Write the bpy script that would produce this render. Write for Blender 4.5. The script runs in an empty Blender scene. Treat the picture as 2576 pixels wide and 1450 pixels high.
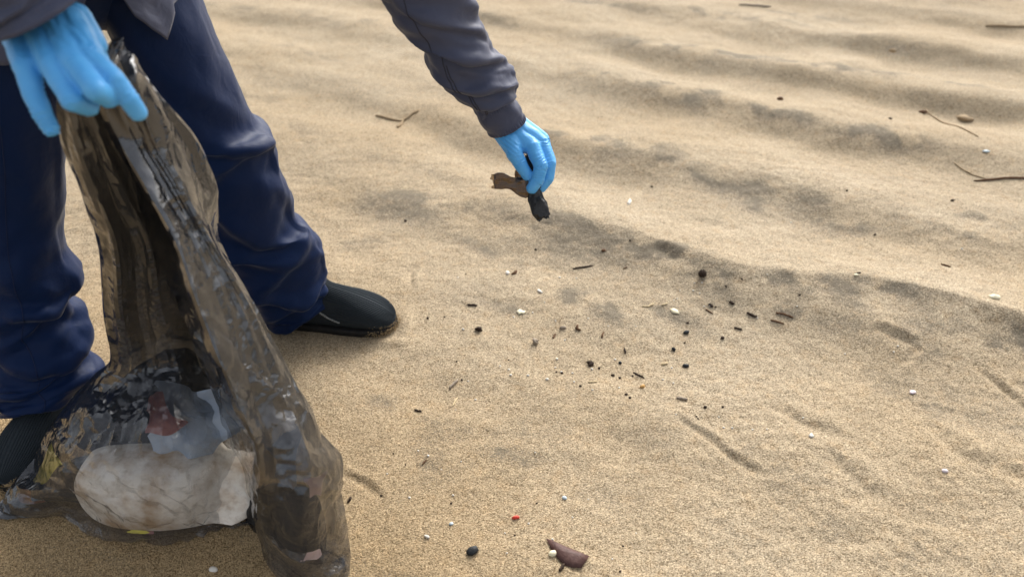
import bpy, bmesh, math, random
import numpy as np
from mathutils import Vector, Matrix

random.seed(7)
RNG = np.random.default_rng(7)
scene = bpy.context.scene
col = scene.collection

# ------------------------------------------------------------------ camera
CAM_H, PITCH, HFOV = 1.2, math.radians(38.0), math.radians(69.0)
cam_d = bpy.data.cameras.new("camera")
cam = bpy.data.objects.new("camera", cam_d)
col.objects.link(cam)
cam.location = (0, 0, CAM_H)
cam.rotation_euler = (math.pi / 2 - PITCH, 0, 0)
cam_d.sensor_width = 36.0
cam_d.lens = 18.0 / math.tan(HFOV / 2)
cam_d.clip_start, cam_d.clip_end = 0.02, 3000
cam_d.dof.use_dof = True
cam_d.dof.focus_distance = 1.48
cam_d.dof.aperture_fstop = (cam_d.lens / 1000.0) / 0.0095
scene.camera = cam

# ------------------------------------------------------------------ sky, sun, exposure (overcast)
SUN_EL, SUN_AZ = math.radians(34), math.radians(20)      # azimuth from +Y towards +X
world = bpy.data.worlds.new("World")
scene.world = world
world.use_nodes = True
wn, wl = world.node_tree.nodes, world.node_tree.links
wn.clear()
sky = wn.new("ShaderNodeTexSky")
sky.sky_type = 'NISHITA'
sky.sun_disc = False
sky.sun_elevation = SUN_EL
sky.sun_rotation = SUN_AZ
sky.dust_density = 6.0
sky.air_density = 1.0
hs = wn.new("ShaderNodeHueSaturation")
hs.inputs['Saturation'].default_value = 0.28
bg = wn.new("ShaderNodeBackground")
bg.inputs['Strength'].default_value = 0.15
wo = wn.new("ShaderNodeOutputWorld")
wl.new(sky.outputs[0], hs.inputs['Color'])
wl.new(hs.outputs[0], bg.inputs['Color'])
wl.new(bg.outputs[0], wo.inputs['Surface'])
sun_d = bpy.data.lights.new("sun", 'SUN')
sun_d.energy = 0.85
sun_d.angle = math.radians(18)
sun_d.color = (1.0, 0.98, 0.94)
sun = bpy.data.objects.new("sun", sun_d)
col.objects.link(sun)
sd = Vector((math.sin(SUN_AZ) * math.cos(SUN_EL), math.cos(SUN_AZ) * math.cos(SUN_EL), math.sin(SUN_EL)))
sun.rotation_euler = sd.to_track_quat('Z', 'Y').to_euler()
sun.location = (1, 2, 6)
vs = scene.view_settings
vs.view_transform, vs.look = 'Standard', 'None'
vs.exposure, vs.gamma, vs.use_curve_mapping = 0.96, 1.0, False
scene.render.engine = 'CYCLES'
scene.cycles.use_denoising = True
scene.cycles.transparent_max_bounces = 24
scene.cycles.max_bounces = 6
scene.cycles.diffuse_bounces = 3

# ------------------------------------------------------------------ helpers: measuring
SP, CP = math.sin(PITCH), math.cos(PITCH)
FP = 1288.0 / math.tan(HFOV / 2)
def ray(x, y):
    a, b = (x - 1288.0) / FP, (y - 725.0) / FP
    return np.array([a, CP - b * SP, -(SP + b * CP)])
ORG = np.array([0, 0, CAM_H])
def PY(x, y, Y):                       # point on the sight line at ground distance Y
    d = ray(x, y)
    return ORG + d * (Y / d[1])
def PD(x, y, z):                       # point at depth z
    return ORG + ray(x, y) * z

# ------------------------------------------------------------------ helpers: noise
_T2 = RNG.random((256, 256))
def vn2(x, y):
    xi, yi = np.floor(x).astype(int), np.floor(y).astype(int)
    fx, fy = x - xi, y - yi
    fx = fx * fx * fx * (fx * (fx * 6 - 15) + 10); fy = fy * fy * fy * (fy * (fy * 6 - 15) + 10)
    a, b = _T2[xi & 255, yi & 255], _T2[(xi + 1) & 255, yi & 255]
    c, d = _T2[xi & 255, (yi + 1) & 255], _T2[(xi + 1) & 255, (yi + 1) & 255]
    return ((a * (1 - fx) + b * fx) * (1 - fy) + (c * (1 - fx) + d * fx) * fy) * 2 - 1
def fbm2(x, y, o=4, g=0.5):
    s, A, n = 0, 1.0, 0.0
    for k in range(o):
        s = s + A * vn2(x * 2 ** k + 17.3 * k, y * 2 ** k + 5.1 * k); n += A; A *= g
    return s / n
def tri2(x, y):
    """flat triangular facets meeting in sharp creases"""
    sk = (x + y) * 0.3660254
    i, j = np.floor(x + sk).astype(int), np.floor(y + sk).astype(int)
    fx, fy = x + sk - i, y + sk - j
    h = lambda a, b: _T2[a & 255, b & 255]
    up = fx > fy
    h0, h2 = h(i, j), h(i + 1, j + 1)
    h1 = np.where(up, h(i + 1, j), h(i, j + 1))
    return np.where(up, h0 + (h1 - h0) * fx + (h2 - h1) * fy, h0 + (h1 - h0) * fy + (h2 - h1) * fx) * 2 - 1
_T3 = RNG.random((64, 64, 64))
def vn3(p):
    i = np.floor(p).astype(int); f = p - i; f = f * f * (3 - 2 * f); i &= 63; j = (i + 1) & 63
    def L(a, b, t): return a * (1 - t) + b * t
    x0, y0, z0 = i.T; x1, y1, z1 = j.T; fx, fy, fz = f.T
    return L(L(L(_T3[x0, y0, z0], _T3[x1, y0, z0], fx), L(_T3[x0, y1, z0], _T3[x1, y1, z0], fx), fy),
             L(L(_T3[x0, y0, z1], _T3[x1, y0, z1], fx), L(_T3[x0, y1, z1], _T3[x1, y1, z1], fx), fy), fz) * 2 - 1
def fbm3(p, o=3, g=0.5):
    s, A, n = 0, 1.0, 0.0
    for k in range(o):
        s = s + A * vn3(p * 2 ** k + 11.7 * k); n += A; A *= g
    return s / n

# ------------------------------------------------------------------ helpers: objects
def tag(o, label=None, cat=None, group=None, kind=None):
    for k, v in (("label", label), ("category", cat), ("group", group), ("kind", kind)):
        if v: o[k] = v
    return o
def link(name, me, mat, parent=None, smooth=True):
    if mat is not None:
        me.materials.clear(); me.materials.append(mat)
    if smooth and len(me.polygons):
        me.polygons.foreach_set("use_smooth", np.ones(len(me.polygons), bool))
    o = bpy.data.objects.new(name, me)
    col.objects.link(o)
    if parent is not None:
        o.parent = parent
        o.matrix_parent_inverse = parent.matrix_world.inverted()
    return o
def mesh(verts, faces, name="mesh"):
    me = bpy.data.meshes.new(name)
    me.from_pydata([tuple(map(float, v)) for v in verts], [], [tuple(map(int, f)) for f in faces])
    me.update()
    return me
def grid_mesh(V, closed=True, name="mesh", cap=None):
    R, C = V.shape[:2]
    idx = np.arange(R * C).reshape(R, C)
    nxt = np.roll(idx, -1, 1) if closed else idx[:, 1:]
    cur = idx if closed else idx[:, :-1]
    q = np.stack([cur[:-1], nxt[:-1], nxt[1:], cur[1:]], -1).reshape(-1, 4)
    me = bpy.data.meshes.new(name)
    v = V.reshape(-1, 3)
    me.vertices.add(len(v)); me.vertices.foreach_set("co", v.astype(np.float32).ravel())
    me.loops.add(len(q) * 4); me.loops.foreach_set("vertex_index", q.astype(np.int32).ravel())
    me.polygons.add(len(q))
    me.polygons.foreach_set("loop_start", np.arange(0, len(q) * 4, 4, dtype=np.int32))
    me.polygons.foreach_set("loop_total", np.full(len(q), 4, np.int32))
    me.update(calc_edges=True)
    me.validate()
    return me
def join_meshes(parts, name="mesh"):
    bm = bmesh.new()
    for p in parts: bm.from_mesh(p)
    me = bpy.data.meshes.new(name); bm.to_mesh(me); bm.free()
    return me
def catmull(P, n, closed=False):
    P = np.asarray(P, float); m = len(P)
    if closed:
        t = np.linspace(0, m, n, endpoint=False); i = np.floor(t).astype(int); f = t - i
        g = lambda k: P[(i + k) % m]
    else:
        t = np.linspace(0, m - 1, n); i = np.minimum(np.floor(t).astype(int), m - 2); f = t - i
        Q = np.concatenate([[2 * P[0] - P[1]], P, [2 * P[-1] - P[-2]]])
        g = lambda k: Q[i + k + 1]
    f = f.reshape((-1,) + (1,) * (P.ndim - 1))
    p0, p1, p2, p3 = g(-1), g(0), g(1), g(2)
    return 0.5 * (2 * p1 + (p2 - p0) * f + (2 * p0 - 5 * p1 + 4 * p2 - p3) * f ** 2 + (3 * p1 - p0 - 3 * p2 + p3) * f ** 3)
def grid_normals(V, closed=True):
    if closed: du = np.roll(V, -1, 1) - np.roll(V, 1, 1)
    else: du = np.gradient(V, axis=1)
    dv = np.gradient(V, axis=0)
    n = np.cross(du, dv)
    return n / (np.linalg.norm(n, axis=-1, keepdims=True) + 1e-9)

# position-based cloth: a grid of film or fabric with more material than room, so that it buckles
def crumple(V0, su, sv, iters=260, anchor=0.02, bend=0.25, skip=3, closed=True, pin=None, floor=None, grav=0.0, seed=1, jitter=0.003, jscale=40.0):
    R, C = V0.shape[:2]
    idx = np.arange(R * C).reshape(R, C)
    base = V0.reshape(-1, 3).copy()
    suf = np.broadcast_to(np.asarray(su, float), (R, C)).ravel()
    svf = np.broadcast_to(np.asarray(sv, float), (R, C)).ravel()
    batches = []
    def add(a, b, k, sa, sb):
        rest = np.linalg.norm(base[a] - base[b], axis=1) * (sa[a] + sb[a] + sa[b] + sb[b]) / 4
        batches.append((a, b, rest, k))
    def rows(s):
        for o in range(2 * s):
            r = np.array([i for i in range(R - s) if (i % (2 * s)) == o], int)
            if len(r): yield idx[r].ravel(), idx[r + s].ravel()
    def cols(s):
        if closed:
            for o in range(2 * s):
                c = np.array([j for j in range(C) if (j % (2 * s)) == o], int)
                if len(c): yield idx[:, c].ravel(), idx[:, (c + s) % C].ravel()
        else:
            for o in range(2 * s):
                c = np.array([j for j in range(C - s) if (j % (2 * s)) == o], int)
                if len(c): yield idx[:, c].ravel(), idx[:, c + s].ravel()
    for a, b in rows(1): add(a, b, 0.9, svf, svf)
    for a, b in cols(1): add(a, b, 0.9, suf, suf)
    n1 = np.roll(idx, -1, 1) if closed else idx
    lim = C if closed else C - 1
    for o in (0, 1):
        cs = np.arange(o, lim, 2)
        for ro in (0, 1):
            rs = np.arange(ro, R - 1, 2)
            A = idx[np.ix_(rs, cs)].ravel(); B = idx[np.ix_(rs + 1, (cs + 1) % C)].ravel(); add(A, B, 0.45, suf, svf)
            A = idx[np.ix_(rs + 1, cs)].ravel(); B = idx[np.ix_(rs, (cs + 1) % C)].ravel(); add(A, B, 0.45, suf, svf)
    if bend > 0:
        for a, b in rows(skip): add(a, b, bend, svf * 0 + 1 + (svf - 1) * 0.35, svf * 0 + 1 + (svf - 1) * 0.35)
        for a, b in cols(skip): add(a, b, bend, suf * 0 + 1 + (suf - 1) * 0.35, suf * 0 + 1 + (suf - 1) * 0.35)
    w = np.ones(R * C)
    if pin is not None: w = 1.0 - np.broadcast_to(pin, (R, C)).ravel()
    V = base.copy()
    nrm = grid_normals(V0, closed).reshape(-1, 3)
    V += nrm * (jitter * fbm3(base * jscale + seed * 7.77, 3) * w)[:, None]
    an = np.broadcast_to(np.asarray(anchor, float), (R, C)).ravel()[:, None]
    for it in range(iters):
        V[:, 2] -= grav * w
        V += (base - V) * an
        for a, b, rest, k in batches:
            d = V[b] - V[a]
            L = np.sqrt((d * d).sum(1)) + 1e-9
            wa, wb = w[a], w[b]
            c = (k * (L - rest) / L / (wa + wb + 1e-6))[:, None] * d
            V[a] += c * wa[:, None]; V[b] -= c * wb[:, None]
        if floor is not None:
            fz = floor(V)
            V[:, 2] = np.maximum(V[:, 2], fz)
    return V.reshape(R, C, 3)

def relax(V, n=4, k=0.5, closed=True):
    for _ in range(n):
        lat = (np.roll(V, 1, 1) + np.roll(V, -1, 1)) / 2
        lon = V.copy(); lon[1:-1] = (V[:-2] + V[2:]) / 2
        W = V + k * ((lat + lon) / 2 - V); W[0], W[-1] = V[0], V[-1]; V = W
    return V
# ------------------------------------------------------------------ helpers: materials
class NT:
    def __init__(s, name):
        s.m = bpy.data.materials.new(name); s.m.use_nodes = True
        s.n, s.l = s.m.node_tree.nodes, s.m.node_tree.links
        s.n.clear()
        s.out = s.n.new("ShaderNodeOutputMaterial")
        s.tc = s.n.new("ShaderNodeTexCoord").outputs['Object']
    def node(s, t, **kw):
        n = s.n.new(t)
        for k, v in kw.items():
            if hasattr(n, k) and not k[0].isupper(): setattr(n, k, v)
            else:
                i = n.inputs[k.replace('_', ' ')]
                if hasattr(v, 'links'): s.l.new(v, i)
                else: i.default_value = v
        return n
    def noise(s, scale, detail=3, rough=0.5, vec=None, dist=0.0, out='Fac'):
        n = s.n.new("ShaderNodeTexNoise"); n.inputs['Scale'].default_value = scale
        n.inputs['Detail'].default_value = detail; n.inputs['Roughness'].default_value = rough; n.inputs['Distortion'].default_value = dist
        s.l.new(vec if vec is not None else s.tc, n.inputs['Vector']); return n.outputs[out]
    def voro(s, scale, vec=None, out='Color', feature='F1'):
        n = s.n.new("ShaderNodeTexVoronoi"); n.feature = feature; n.inputs['Scale'].default_value = scale
        s.l.new(vec if vec is not None else s.tc, n.inputs['Vector']); return n.outputs[out]
    def ramp(s, fac, stops):
        n = s.n.new("ShaderNodeValToRGB"); e = n.color_ramp.elements
        while len(e) < len(stops): e.new(0.5)
        for el, (p, c) in zip(e, stops):
            el.position = p; el.color = (c if hasattr(c, '__len__') else (c, c, c)) + (1,) if not (hasattr(c, '__len__') and len(c) == 4) else c
        s.l.new(fac, n.inputs[0]); return n.outputs[0]
    def mix(s, fac, a, b, mode='MIX'):
        n = s.n.new("ShaderNodeMix"); n.data_type = 'RGBA'; n.blend_type = mode
        for i, v in ((0, fac), (6, a), (7, b)):
            if hasattr(v, 'links'): s.l.new(v, n.inputs[i])
            else: n.inputs[i].default_value = v if i == 0 else (tuple(v) + (1,) if len(v) == 3 else v)
        return n.outputs[2]
    def math(s, op, a, b=0.0, c=None):
        n = s.n.new("ShaderNodeMath"); n.operation = op
        for i, v in enumerate((a, b) if c is None else (a, b, c)):
            if hasattr(v, 'links'): s.l.new(v, n.inputs[i])
            else: n.inputs[i].default_value = v
        return n.outputs[0]
    def bump(s, h, dist, strength=1.0, normal=None):
        n = s.n.new("ShaderNodeBump"); n.inputs['Distance'].default_value = dist; n.inputs['Strength'].default_value = strength
        s.l.new(h, n.inputs['Height'])
        if normal is not None: s.l.new(normal, n.inputs['Normal'])
        return n.outputs[0]
    def mapping(s, scale=(1, 1, 1), rot=(0, 0, 0)):
        n = s.n.new("ShaderNodeMapping"); n.inputs['Scale'].default_value = scale; n.inputs['Rotation'].default_value = rot
        s.l.new(s.tc, n.inputs['Vector']); return n.outputs[0]
    def attr(s, name, out='Fac'):
        n = s.n.new("ShaderNodeAttribute"); n.attribute_name = name; return n.outputs[out]
    def principled(s, color, rough=0.5, normal=None, **kw):
        n = s.n.new("ShaderNodeBsdfPrincipled")
        for key, v in (("Base Color", color), ("Roughness", rough)) + tuple((k.replace('_', ' '), v) for k, v in kw.items()):
            if hasattr(v, 'links'): s.l.new(v, n.inputs[key])
            else: n.inputs[key].default_value = (tuple(v) + (1,)) if n.inputs[key].type == 'RGBA' else v
        if normal is not None: s.l.new(normal, n.inputs['Normal'])
        return n.outputs[0]
    def done(s, shader):
        s.l.new(shader, s.out.inputs['Surface']); return s.m

def mat_sand():
    t = NT("sand")
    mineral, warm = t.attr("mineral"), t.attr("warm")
    big = t.noise(3.0, 4, 0.55)
    base = t.mix(t.ramp(big, [(0.3, 0.0), (0.7, 1.0)]), (0.352, 0.290, 0.202), (0.394, 0.334, 0.244))
    base = t.mix(warm, base, (0.318, 0.232, 0.128))
    pocket = t.noise(38, 4, 0.6)
    base = t.mix(t.ramp(pocket, [(0.52, 0.0), (0.75, 0.35)]), base, (0.36, 0.24, 0.12))
    # grains: each cell its own tint
    cell = t.voro(560)
    sep = t.node("ShaderNodeSeparateColor", Color=cell)
    g = t.ramp(sep.outputs[0], [(0.0, (0.30, 0.26, 0.21)), (0.18, (0.68, 0.62, 0.55)), (0.5, (0.98, 0.97, 0.95)), (0.82, (1.22, 1.18, 1.14)), (1.0, (1.6, 1.57, 1.52))])
    colr = t.mix(1.0, base, g, 'MULTIPLY')
    cell2 = t.voro(290)
    sep2 = t.node("ShaderNodeSeparateColor", Color=cell2)
    colr = t.mix(0.2, colr, t.mix(1.0, colr, t.ramp(sep2.outputs[1], [(0.0, 0.55), (0.5, 1.0), (1.0, 1.45)]), 'MULTIPLY'))
    # heavy dark mineral grains, streaky
    mn = t.noise(60, 4, 0.65)
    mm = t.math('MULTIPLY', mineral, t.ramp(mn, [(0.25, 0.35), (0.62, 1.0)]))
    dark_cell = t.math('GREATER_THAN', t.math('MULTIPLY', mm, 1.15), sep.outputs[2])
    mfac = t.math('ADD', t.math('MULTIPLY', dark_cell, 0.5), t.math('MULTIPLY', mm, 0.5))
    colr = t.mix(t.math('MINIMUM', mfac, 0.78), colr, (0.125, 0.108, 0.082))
    h1 = t.voro(560, out='Distance')
    h2 = t.noise(240, 3, 0.6)
    hh = t.math('ADD', t.math('MULTIPLY', t.noise(55, 3, 0.6), 1.0), t.math('SUBTRACT', t.math('MULTIPLY', h2, 0.62), t.math('MULTIPLY', h1, 0.30)))
    nrm = t.bump(hh, 0.0036, 0.85)
    return t.done(t.principled(colr, 0.92, nrm, Specular_IOR_Level=0.2))
def mat_fabric(name, c1, c2, rough=0.55, weave=1500, sheen=0.10, fine=0.0005):
    t = NT(name)
    c = t.mix(t.noise(9, 4, 0.6), c1, c2)
    nrm = t.bump(t.noise(24, 3, 0.5, dist=0.6), 0.006, 0.35)
    nrm = t.bump(t.noise(weave, 2, 0.5), fine, 0.35, nrm)
    r = t.ramp(t.noise(30, 3), [(0.3, rough - 0.06), (0.7, rough + 0.08)])
    return t.done(t.principled(c, r, nrm, Sheen_Weight=sheen, Sheen_Roughness=0.4, Specular_IOR_Level=0.14))
def mat_plain(name, c1, c2, rough=0.8, scale=120, bump=0.0006, spec=0.3):
    t = NT(name)
    c = t.mix(t.ramp(t.noise(scale, 4, 0.6), [(0.3, 0.0), (0.7, 1.0)]), c1, c2)
    nrm = t.bump(t.noise(scale * 2.2, 3, 0.6), bump, 0.7)
    return t.done(t.principled(c, rough, nrm, Specular_IOR_Level=spec))
def mat_glove():
    t = NT("nitrile_glove")
    c = t.mix(t.ramp(t.noise(35, 3), [(0.35, 0.0), (0.7, 1.0)]), (0.085, 0.385, 0.80), (0.11, 0.43, 0.84))
    st = t.mapping((1, 1, 0.35), (0.5, 0.3, 0.2))
    nrm = t.bump(t.noise(140, 3, 0.55, st), 0.0016, 0.45)
    nrm = t.bump(t.noise(1600, 2), 0.00025, 0.4, nrm)
    return t.done(t.principled(c, 0.46, nrm, Specular_IOR_Level=0.4, Subsurface_Weight=0.08, Subsurface_Radius=(0.004, 0.006, 0.01)))
def mat_film(name, tint, gloss=0.13, rough=0.14, haze=(0.12, 0.118, 0.115), haze_w=0.10, plies=False):
    t = NT(name)
    st = t.noise(16, 3, 0.5, dist=0.8)
    nrm = t.bump(st, 0.004, 0.16)
    nrm = t.bump(t.math('ABSOLUTE', t.math('SUBTRACT', t.noise(60, 3, 0.5, dist=1.5), 0.5)), 0.004, 0.22, nrm)
    wv = t.node("ShaderNodeVectorMath", operation='ADD'); t.l.new(t.tc, wv.inputs[0])
    sc_ = t.node("ShaderNodeVectorMath", operation='SCALE'); t.l.new(t.noise(9, 2, 0.5, out='Color'), sc_.inputs[0]); sc_.inputs['Scale'].default_value = 0.06
    t.l.new(sc_.outputs[0], wv.inputs[1])
    nrm = t.bump(t.voro(24, wv.outputs[0], out='Distance'), 0.012, 0.30, nrm)
    nrm = t.bump(t.voro(62, wv.outputs[0], out='Distance'), 0.004, 0.30, nrm)
    tr = t.node("ShaderNodeBsdfTransparent")
    if plies:
        vm = t.node("ShaderNodeSeparateColor"); vm.inputs[0].default_value = tint + (1,)
        cb = t.node("ShaderNodeCombineColor"); pa = t.attr("plies")
        for i in range(3): t.l.new(t.math('POWER', vm.outputs[i], pa), cb.inputs[i])
        t.l.new(cb.outputs[0], tr.inputs['Color'])
    else: tr.inputs['Color'].default_value = tint + (1,)
    gl = t.node("ShaderNodeBsdfGlossy", Roughness=rough); gl.inputs['Color'].default_value = (0.86, 0.87, 0.9, 1)
    t.l.new(nrm, gl.inputs['Normal'])
    df = t.node("ShaderNodeBsdfDiffuse"); df.inputs['Color'].default_value = haze + (1,)
    t.l.new(nrm, df.inputs['Normal'])
    gl_base = t.math('MULTIPLY_ADD', pa, 0.028, gloss) if plies else gloss
    lw = t.node("ShaderNodeLayerWeight", Blend=0.5); t.l.new(nrm, lw.inputs['Normal'])
    fac = t.math('ADD', t.math('MULTIPLY', t.math('POWER', lw.outputs['Facing'], 3.6), 0.95), gl_base)
    fac = t.math('MINIMUM', fac, 0.8)
    m1 = t.node("ShaderNodeMixShader", Fac=haze_w); t.l.new(tr.outputs[0], m1.inputs[1]); t.l.new(df.outputs[0], m1.inputs[2])
    m2 = t.node("ShaderNodeMixShader"); t.l.new(fac, m2.inputs[0]); t.l.new(m1.outputs[0], m2.inputs[1]); t.l.new(gl.outputs[0], m2.inputs[2])
    return t.done(m2.outputs[0])
M_SAND = mat_sand()
M_TROUSER = mat_fabric("navy_nylon", (0.0016, 0.0115, 0.050), (0.0024, 0.0150, 0.064), 0.55)
M_JACKET = mat_fabric("grey_nylon", (0.058, 0.066, 0.106), (0.072, 0.080, 0.124), 0.55)
M_STITCH = mat_plain("dark_thread", (0.03, 0.03, 0.042), (0.04, 0.04, 0.055))
M_GLOVE = mat_glove()
M_BOOT = mat_plain("neoprene", (0.018, 0.024, 0.030), (0.028, 0.035, 0.041), 0.8, 300, 0.0003, 0.15)
M_RUBBER = mat_plain("sole_rubber", (0.008, 0.008, 0.009), (0.02, 0.019, 0.017), 0.7, 90, 0.0006)
M_TRIM = mat_plain("grey_seam", (0.22, 0.23, 0.22), (0.3, 0.31, 0.3), 0.6, 500)
M_SKIN = mat_plain("skin", (0.45, 0.27, 0.19), (0.50, 0.31, 0.22), 0.5, 60, 0.0003)
M_HAIR = mat_plain("hair", (0.012, 0.009, 0.007), (0.02, 0.015, 0.012), 0.5, 300, 0.002)
M_EYE = mat_plain("eye", (0.02, 0.015, 0.01), (0.03, 0.02, 0.015), 0.2)
M_BAG = mat_film("bag_film", (0.47, 0.468, 0.462), 0.028, 0.09, (0.24, 0.27, 0.33), 0.055, plies=True)  # haze: milky film, with sky reflection approximated in its blue-grey colour
M_SCRAP = mat_film("scrap_film", (0.42, 0.33, 0.22), 0.05, 0.25, (0.03, 0.024, 0.016), 0.35)
M_SCRAP_BLACK = mat_plain("black_film", (0.010, 0.010, 0.010), (0.018, 0.017, 0.015), 0.38, 40, 0.003, 0.5)

# ------------------------------------------------------------------ the beach
N_R = np.array([0.47, 0.883])
CRESTS = np.array([-0.9, -0.35, 0.12, 0.62, 1.15, 1.69, 2.22, 2.74, 3.25, 3.78, 4.3])
def G(x, y, cx, cy, sx, sy, ang=0.0):
    c, s = math.cos(ang), math.sin(ang)
    u, v = (x - cx) * c + (y - cy) * s, -(x - cx) * s + (y - cy) * c
    return np.exp(-(u / sx) ** 2 - (v / sy) ** 2)
def seg(x, y, p0, p1):
    d = np.array(p1) - np.array(p0); L = np.hypot(*d); d = d / L
    u = (x - p0[0]) * d[0] + (y - p0[1]) * d[1]; v = -(x - p0[0]) * d[1] + (y - p0[1]) * d[0]
    return u / L, v
def GXY(x, y):                         # sight line onto the level beach
    d = ray(x, y); t = CAM_H / -d[2]
    return d[0] * t, d[1] * t
GROOVES = [((1690, 1040), (1930, 1195), 0.010, 0.0055), ((2190, 832), (2312, 868), 0.013, 0.008), ((2312, 868), (2265, 905), 0.008, 0.005),
           ((2470, 922), (2640, 1065), 0.012, 0.007), ((848, 1178), (965, 1248), 0.010, 0.010), ((2060, 1130), (2230, 1260), 0.02, 0.006),
           ((1040, 660), (1035, 720), 0.010, 0.006), ((1640, 628), (1700, 668), 0.018, 0.008), ((1930, 1010), (2120, 1110), 0.02, 0.006),
           ((2330, 1060), (2480, 1190), 0.022, 0.007), ((2490, 1150), (2590, 1230), 0.02, 0.006)]
GROOVES = [(GXY(*a), GXY(*b), w, d) for a, b, w, d in GROOVES]
RX, RY = map(np.array, zip(*[GXY(*p) for p in ((1200, 540), (1330, 548), (1450, 562), (1600, 596), (1720, 650), (1900, 702), (2200, 726), (2400, 775), (2600, 838))]))
def H(x, y):
    x, y = np.asarray(x, float), np.asarray(y, float)
    q = x * N_R[0] + y * N_R[1]
    q = q + 0.12 * fbm2(x * 1.25 + 3, y * 1.25, 3) + 0.02 * vn2(x * 4, y * 4)
    amp = np.interp(y, [0.0, 0.7, 1.25, 1.8, 2.3, 9], [0.1, 0.18, 0.40, 0.55, 0.95, 0.8])
    amp = amp * np.clip(0.72 + 1.3 * fbm2(x * 1.3 + 9, y * 1.3 + 4, 2), 0.12, 1.3)
    amp = amp * (1 - 0.55 * np.clip((-x - 0.1) / 0.6, 0, 1))
    k = np.clip(np.searchsorted(CRESTS, q) - 1, 0, len(CRESTS) - 2)
    f = np.clip((q - CRESTS[k]) / (CRESTS[k + 1] - CRESTS[k]), 0, 1)
    # steep face towards the viewer just below each crest, long gentle back
    prof = np.where(f < 0.66, 0.5 + 0.5 * np.cos(np.pi * f / 0.66), 0.5 - 0.5 * np.cos(np.pi * (f - 0.66) / 0.34))
    h = amp * 0.047 * (prof - 0.5)
    h = h + 0.012 * fbm2(x * 2.6, y * 3.4, 3) + 0.0045 * fbm2(x * 9 + 2, y * 13 + 5, 3) + 0.0016 * fbm2(x * 38, y * 44, 3)
    rough = np.clip(fbm2(x * 1.7 + 20, y * 1.7 + 8, 2) + 0.3, 0, 1)
    h = h + rough * 0.0030 * fbm2(x * 70, y * 70, 2)
    # the long low ridge below the reaching hand
    v = y - np.interp(x, RX, RY) + .012 * vn2(x * 9, y * 3)
    rid = np.where(v > 0, np.exp(-(np.abs(v) / .22) ** 1.5), np.exp(-(np.abs(v) / .06) ** 1.35))
    h = h + .036 * rid * np.clip((x + .12) / .25, 0, 1) * np.clip(.75 + .4 * vn2(x * 2.5, x * 0 + 3), .4, 1.1)
    # trodden hollow with litter
    h = h - 0.012 * G(x, y, 0.22, 1.30, 0.38, 0.22, -0.2)
    for p0, p1, w, d in GROOVES:
        u, v = seg(x, y, p0, p1)
        m = np.exp(-((np.clip(u, 0, 1) - u) * 6) ** 2) * np.clip(1.15 - (2 * u - 1) ** 2, 0, 1)
        vv = v + 0.007 * vn2(x * 22, y * 22) + .003 * vn2(x * 70, y * 70)
        h = h + m * (-d * np.exp(-(vv / w) ** 2) + 0.55 * d * np.exp(-((vv - 1.7 * w) / (1.1 * w)) ** 2))
    # flat where feet and bag press
    fl = np.clip(G(x, y, -0.45, 1.40, 0.28, 0.13) + G(x, y, -0.96, 1.02, 0.12, 0.26) + G(x, y, -0.62, 0.92, 0.42, 0.28), 0, 1)
    h = h * (1 - fl) - 0.002 * fl
    # sand heaped round the near boot's toe
    h = h + 0.010 * (G(x, y, -0.262, 1.395, 0.018, 0.05) + 0.6 * G(x, y, -0.30, 1.325, 0.05, 0.014))
    return h
def on_sand(x, y, lift=0.0):
    d = ray(x, y); t = CAM_H / -d[2]
    for _ in range(6):
        z = float(H(d[0] * t, d[1] * t)); t = (CAM_H - z) / -d[2]
    return np.array([d[0] * t, d[1] * t, CAM_H - (-d[2]) * t + lift])
def axis(fine0, fine1, step, mid, far):
    a = list(np.arange(fine0, fine1, step))
    def grow(v, sgn):
        out, s = [], step
        while abs(v) < far:
            s *= 1.035 if abs(v) < mid else 1.22
            s = min(s, 0.016) if abs(v) < mid else s
            v += sgn * s; out.append(v)
        return out
    return np.array(grow(fine0, -1)[::-1] + a + grow(a[-1], 1))
xs, ys = axis(-1.15, 1.45, 0.0046, 3.0, 600), axis(0.55, 2.15, 0.0046, 4.4, 600)
XX, YY = np.meshgrid(xs, ys)
ZZ = H(XX, YY) * np.clip(1.6 - np.hypot(XX, YY) / 40, 0, 1)
sand_me = grid_mesh(np.stack([XX, YY, ZZ], -1), closed=False, name="beach")
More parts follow.
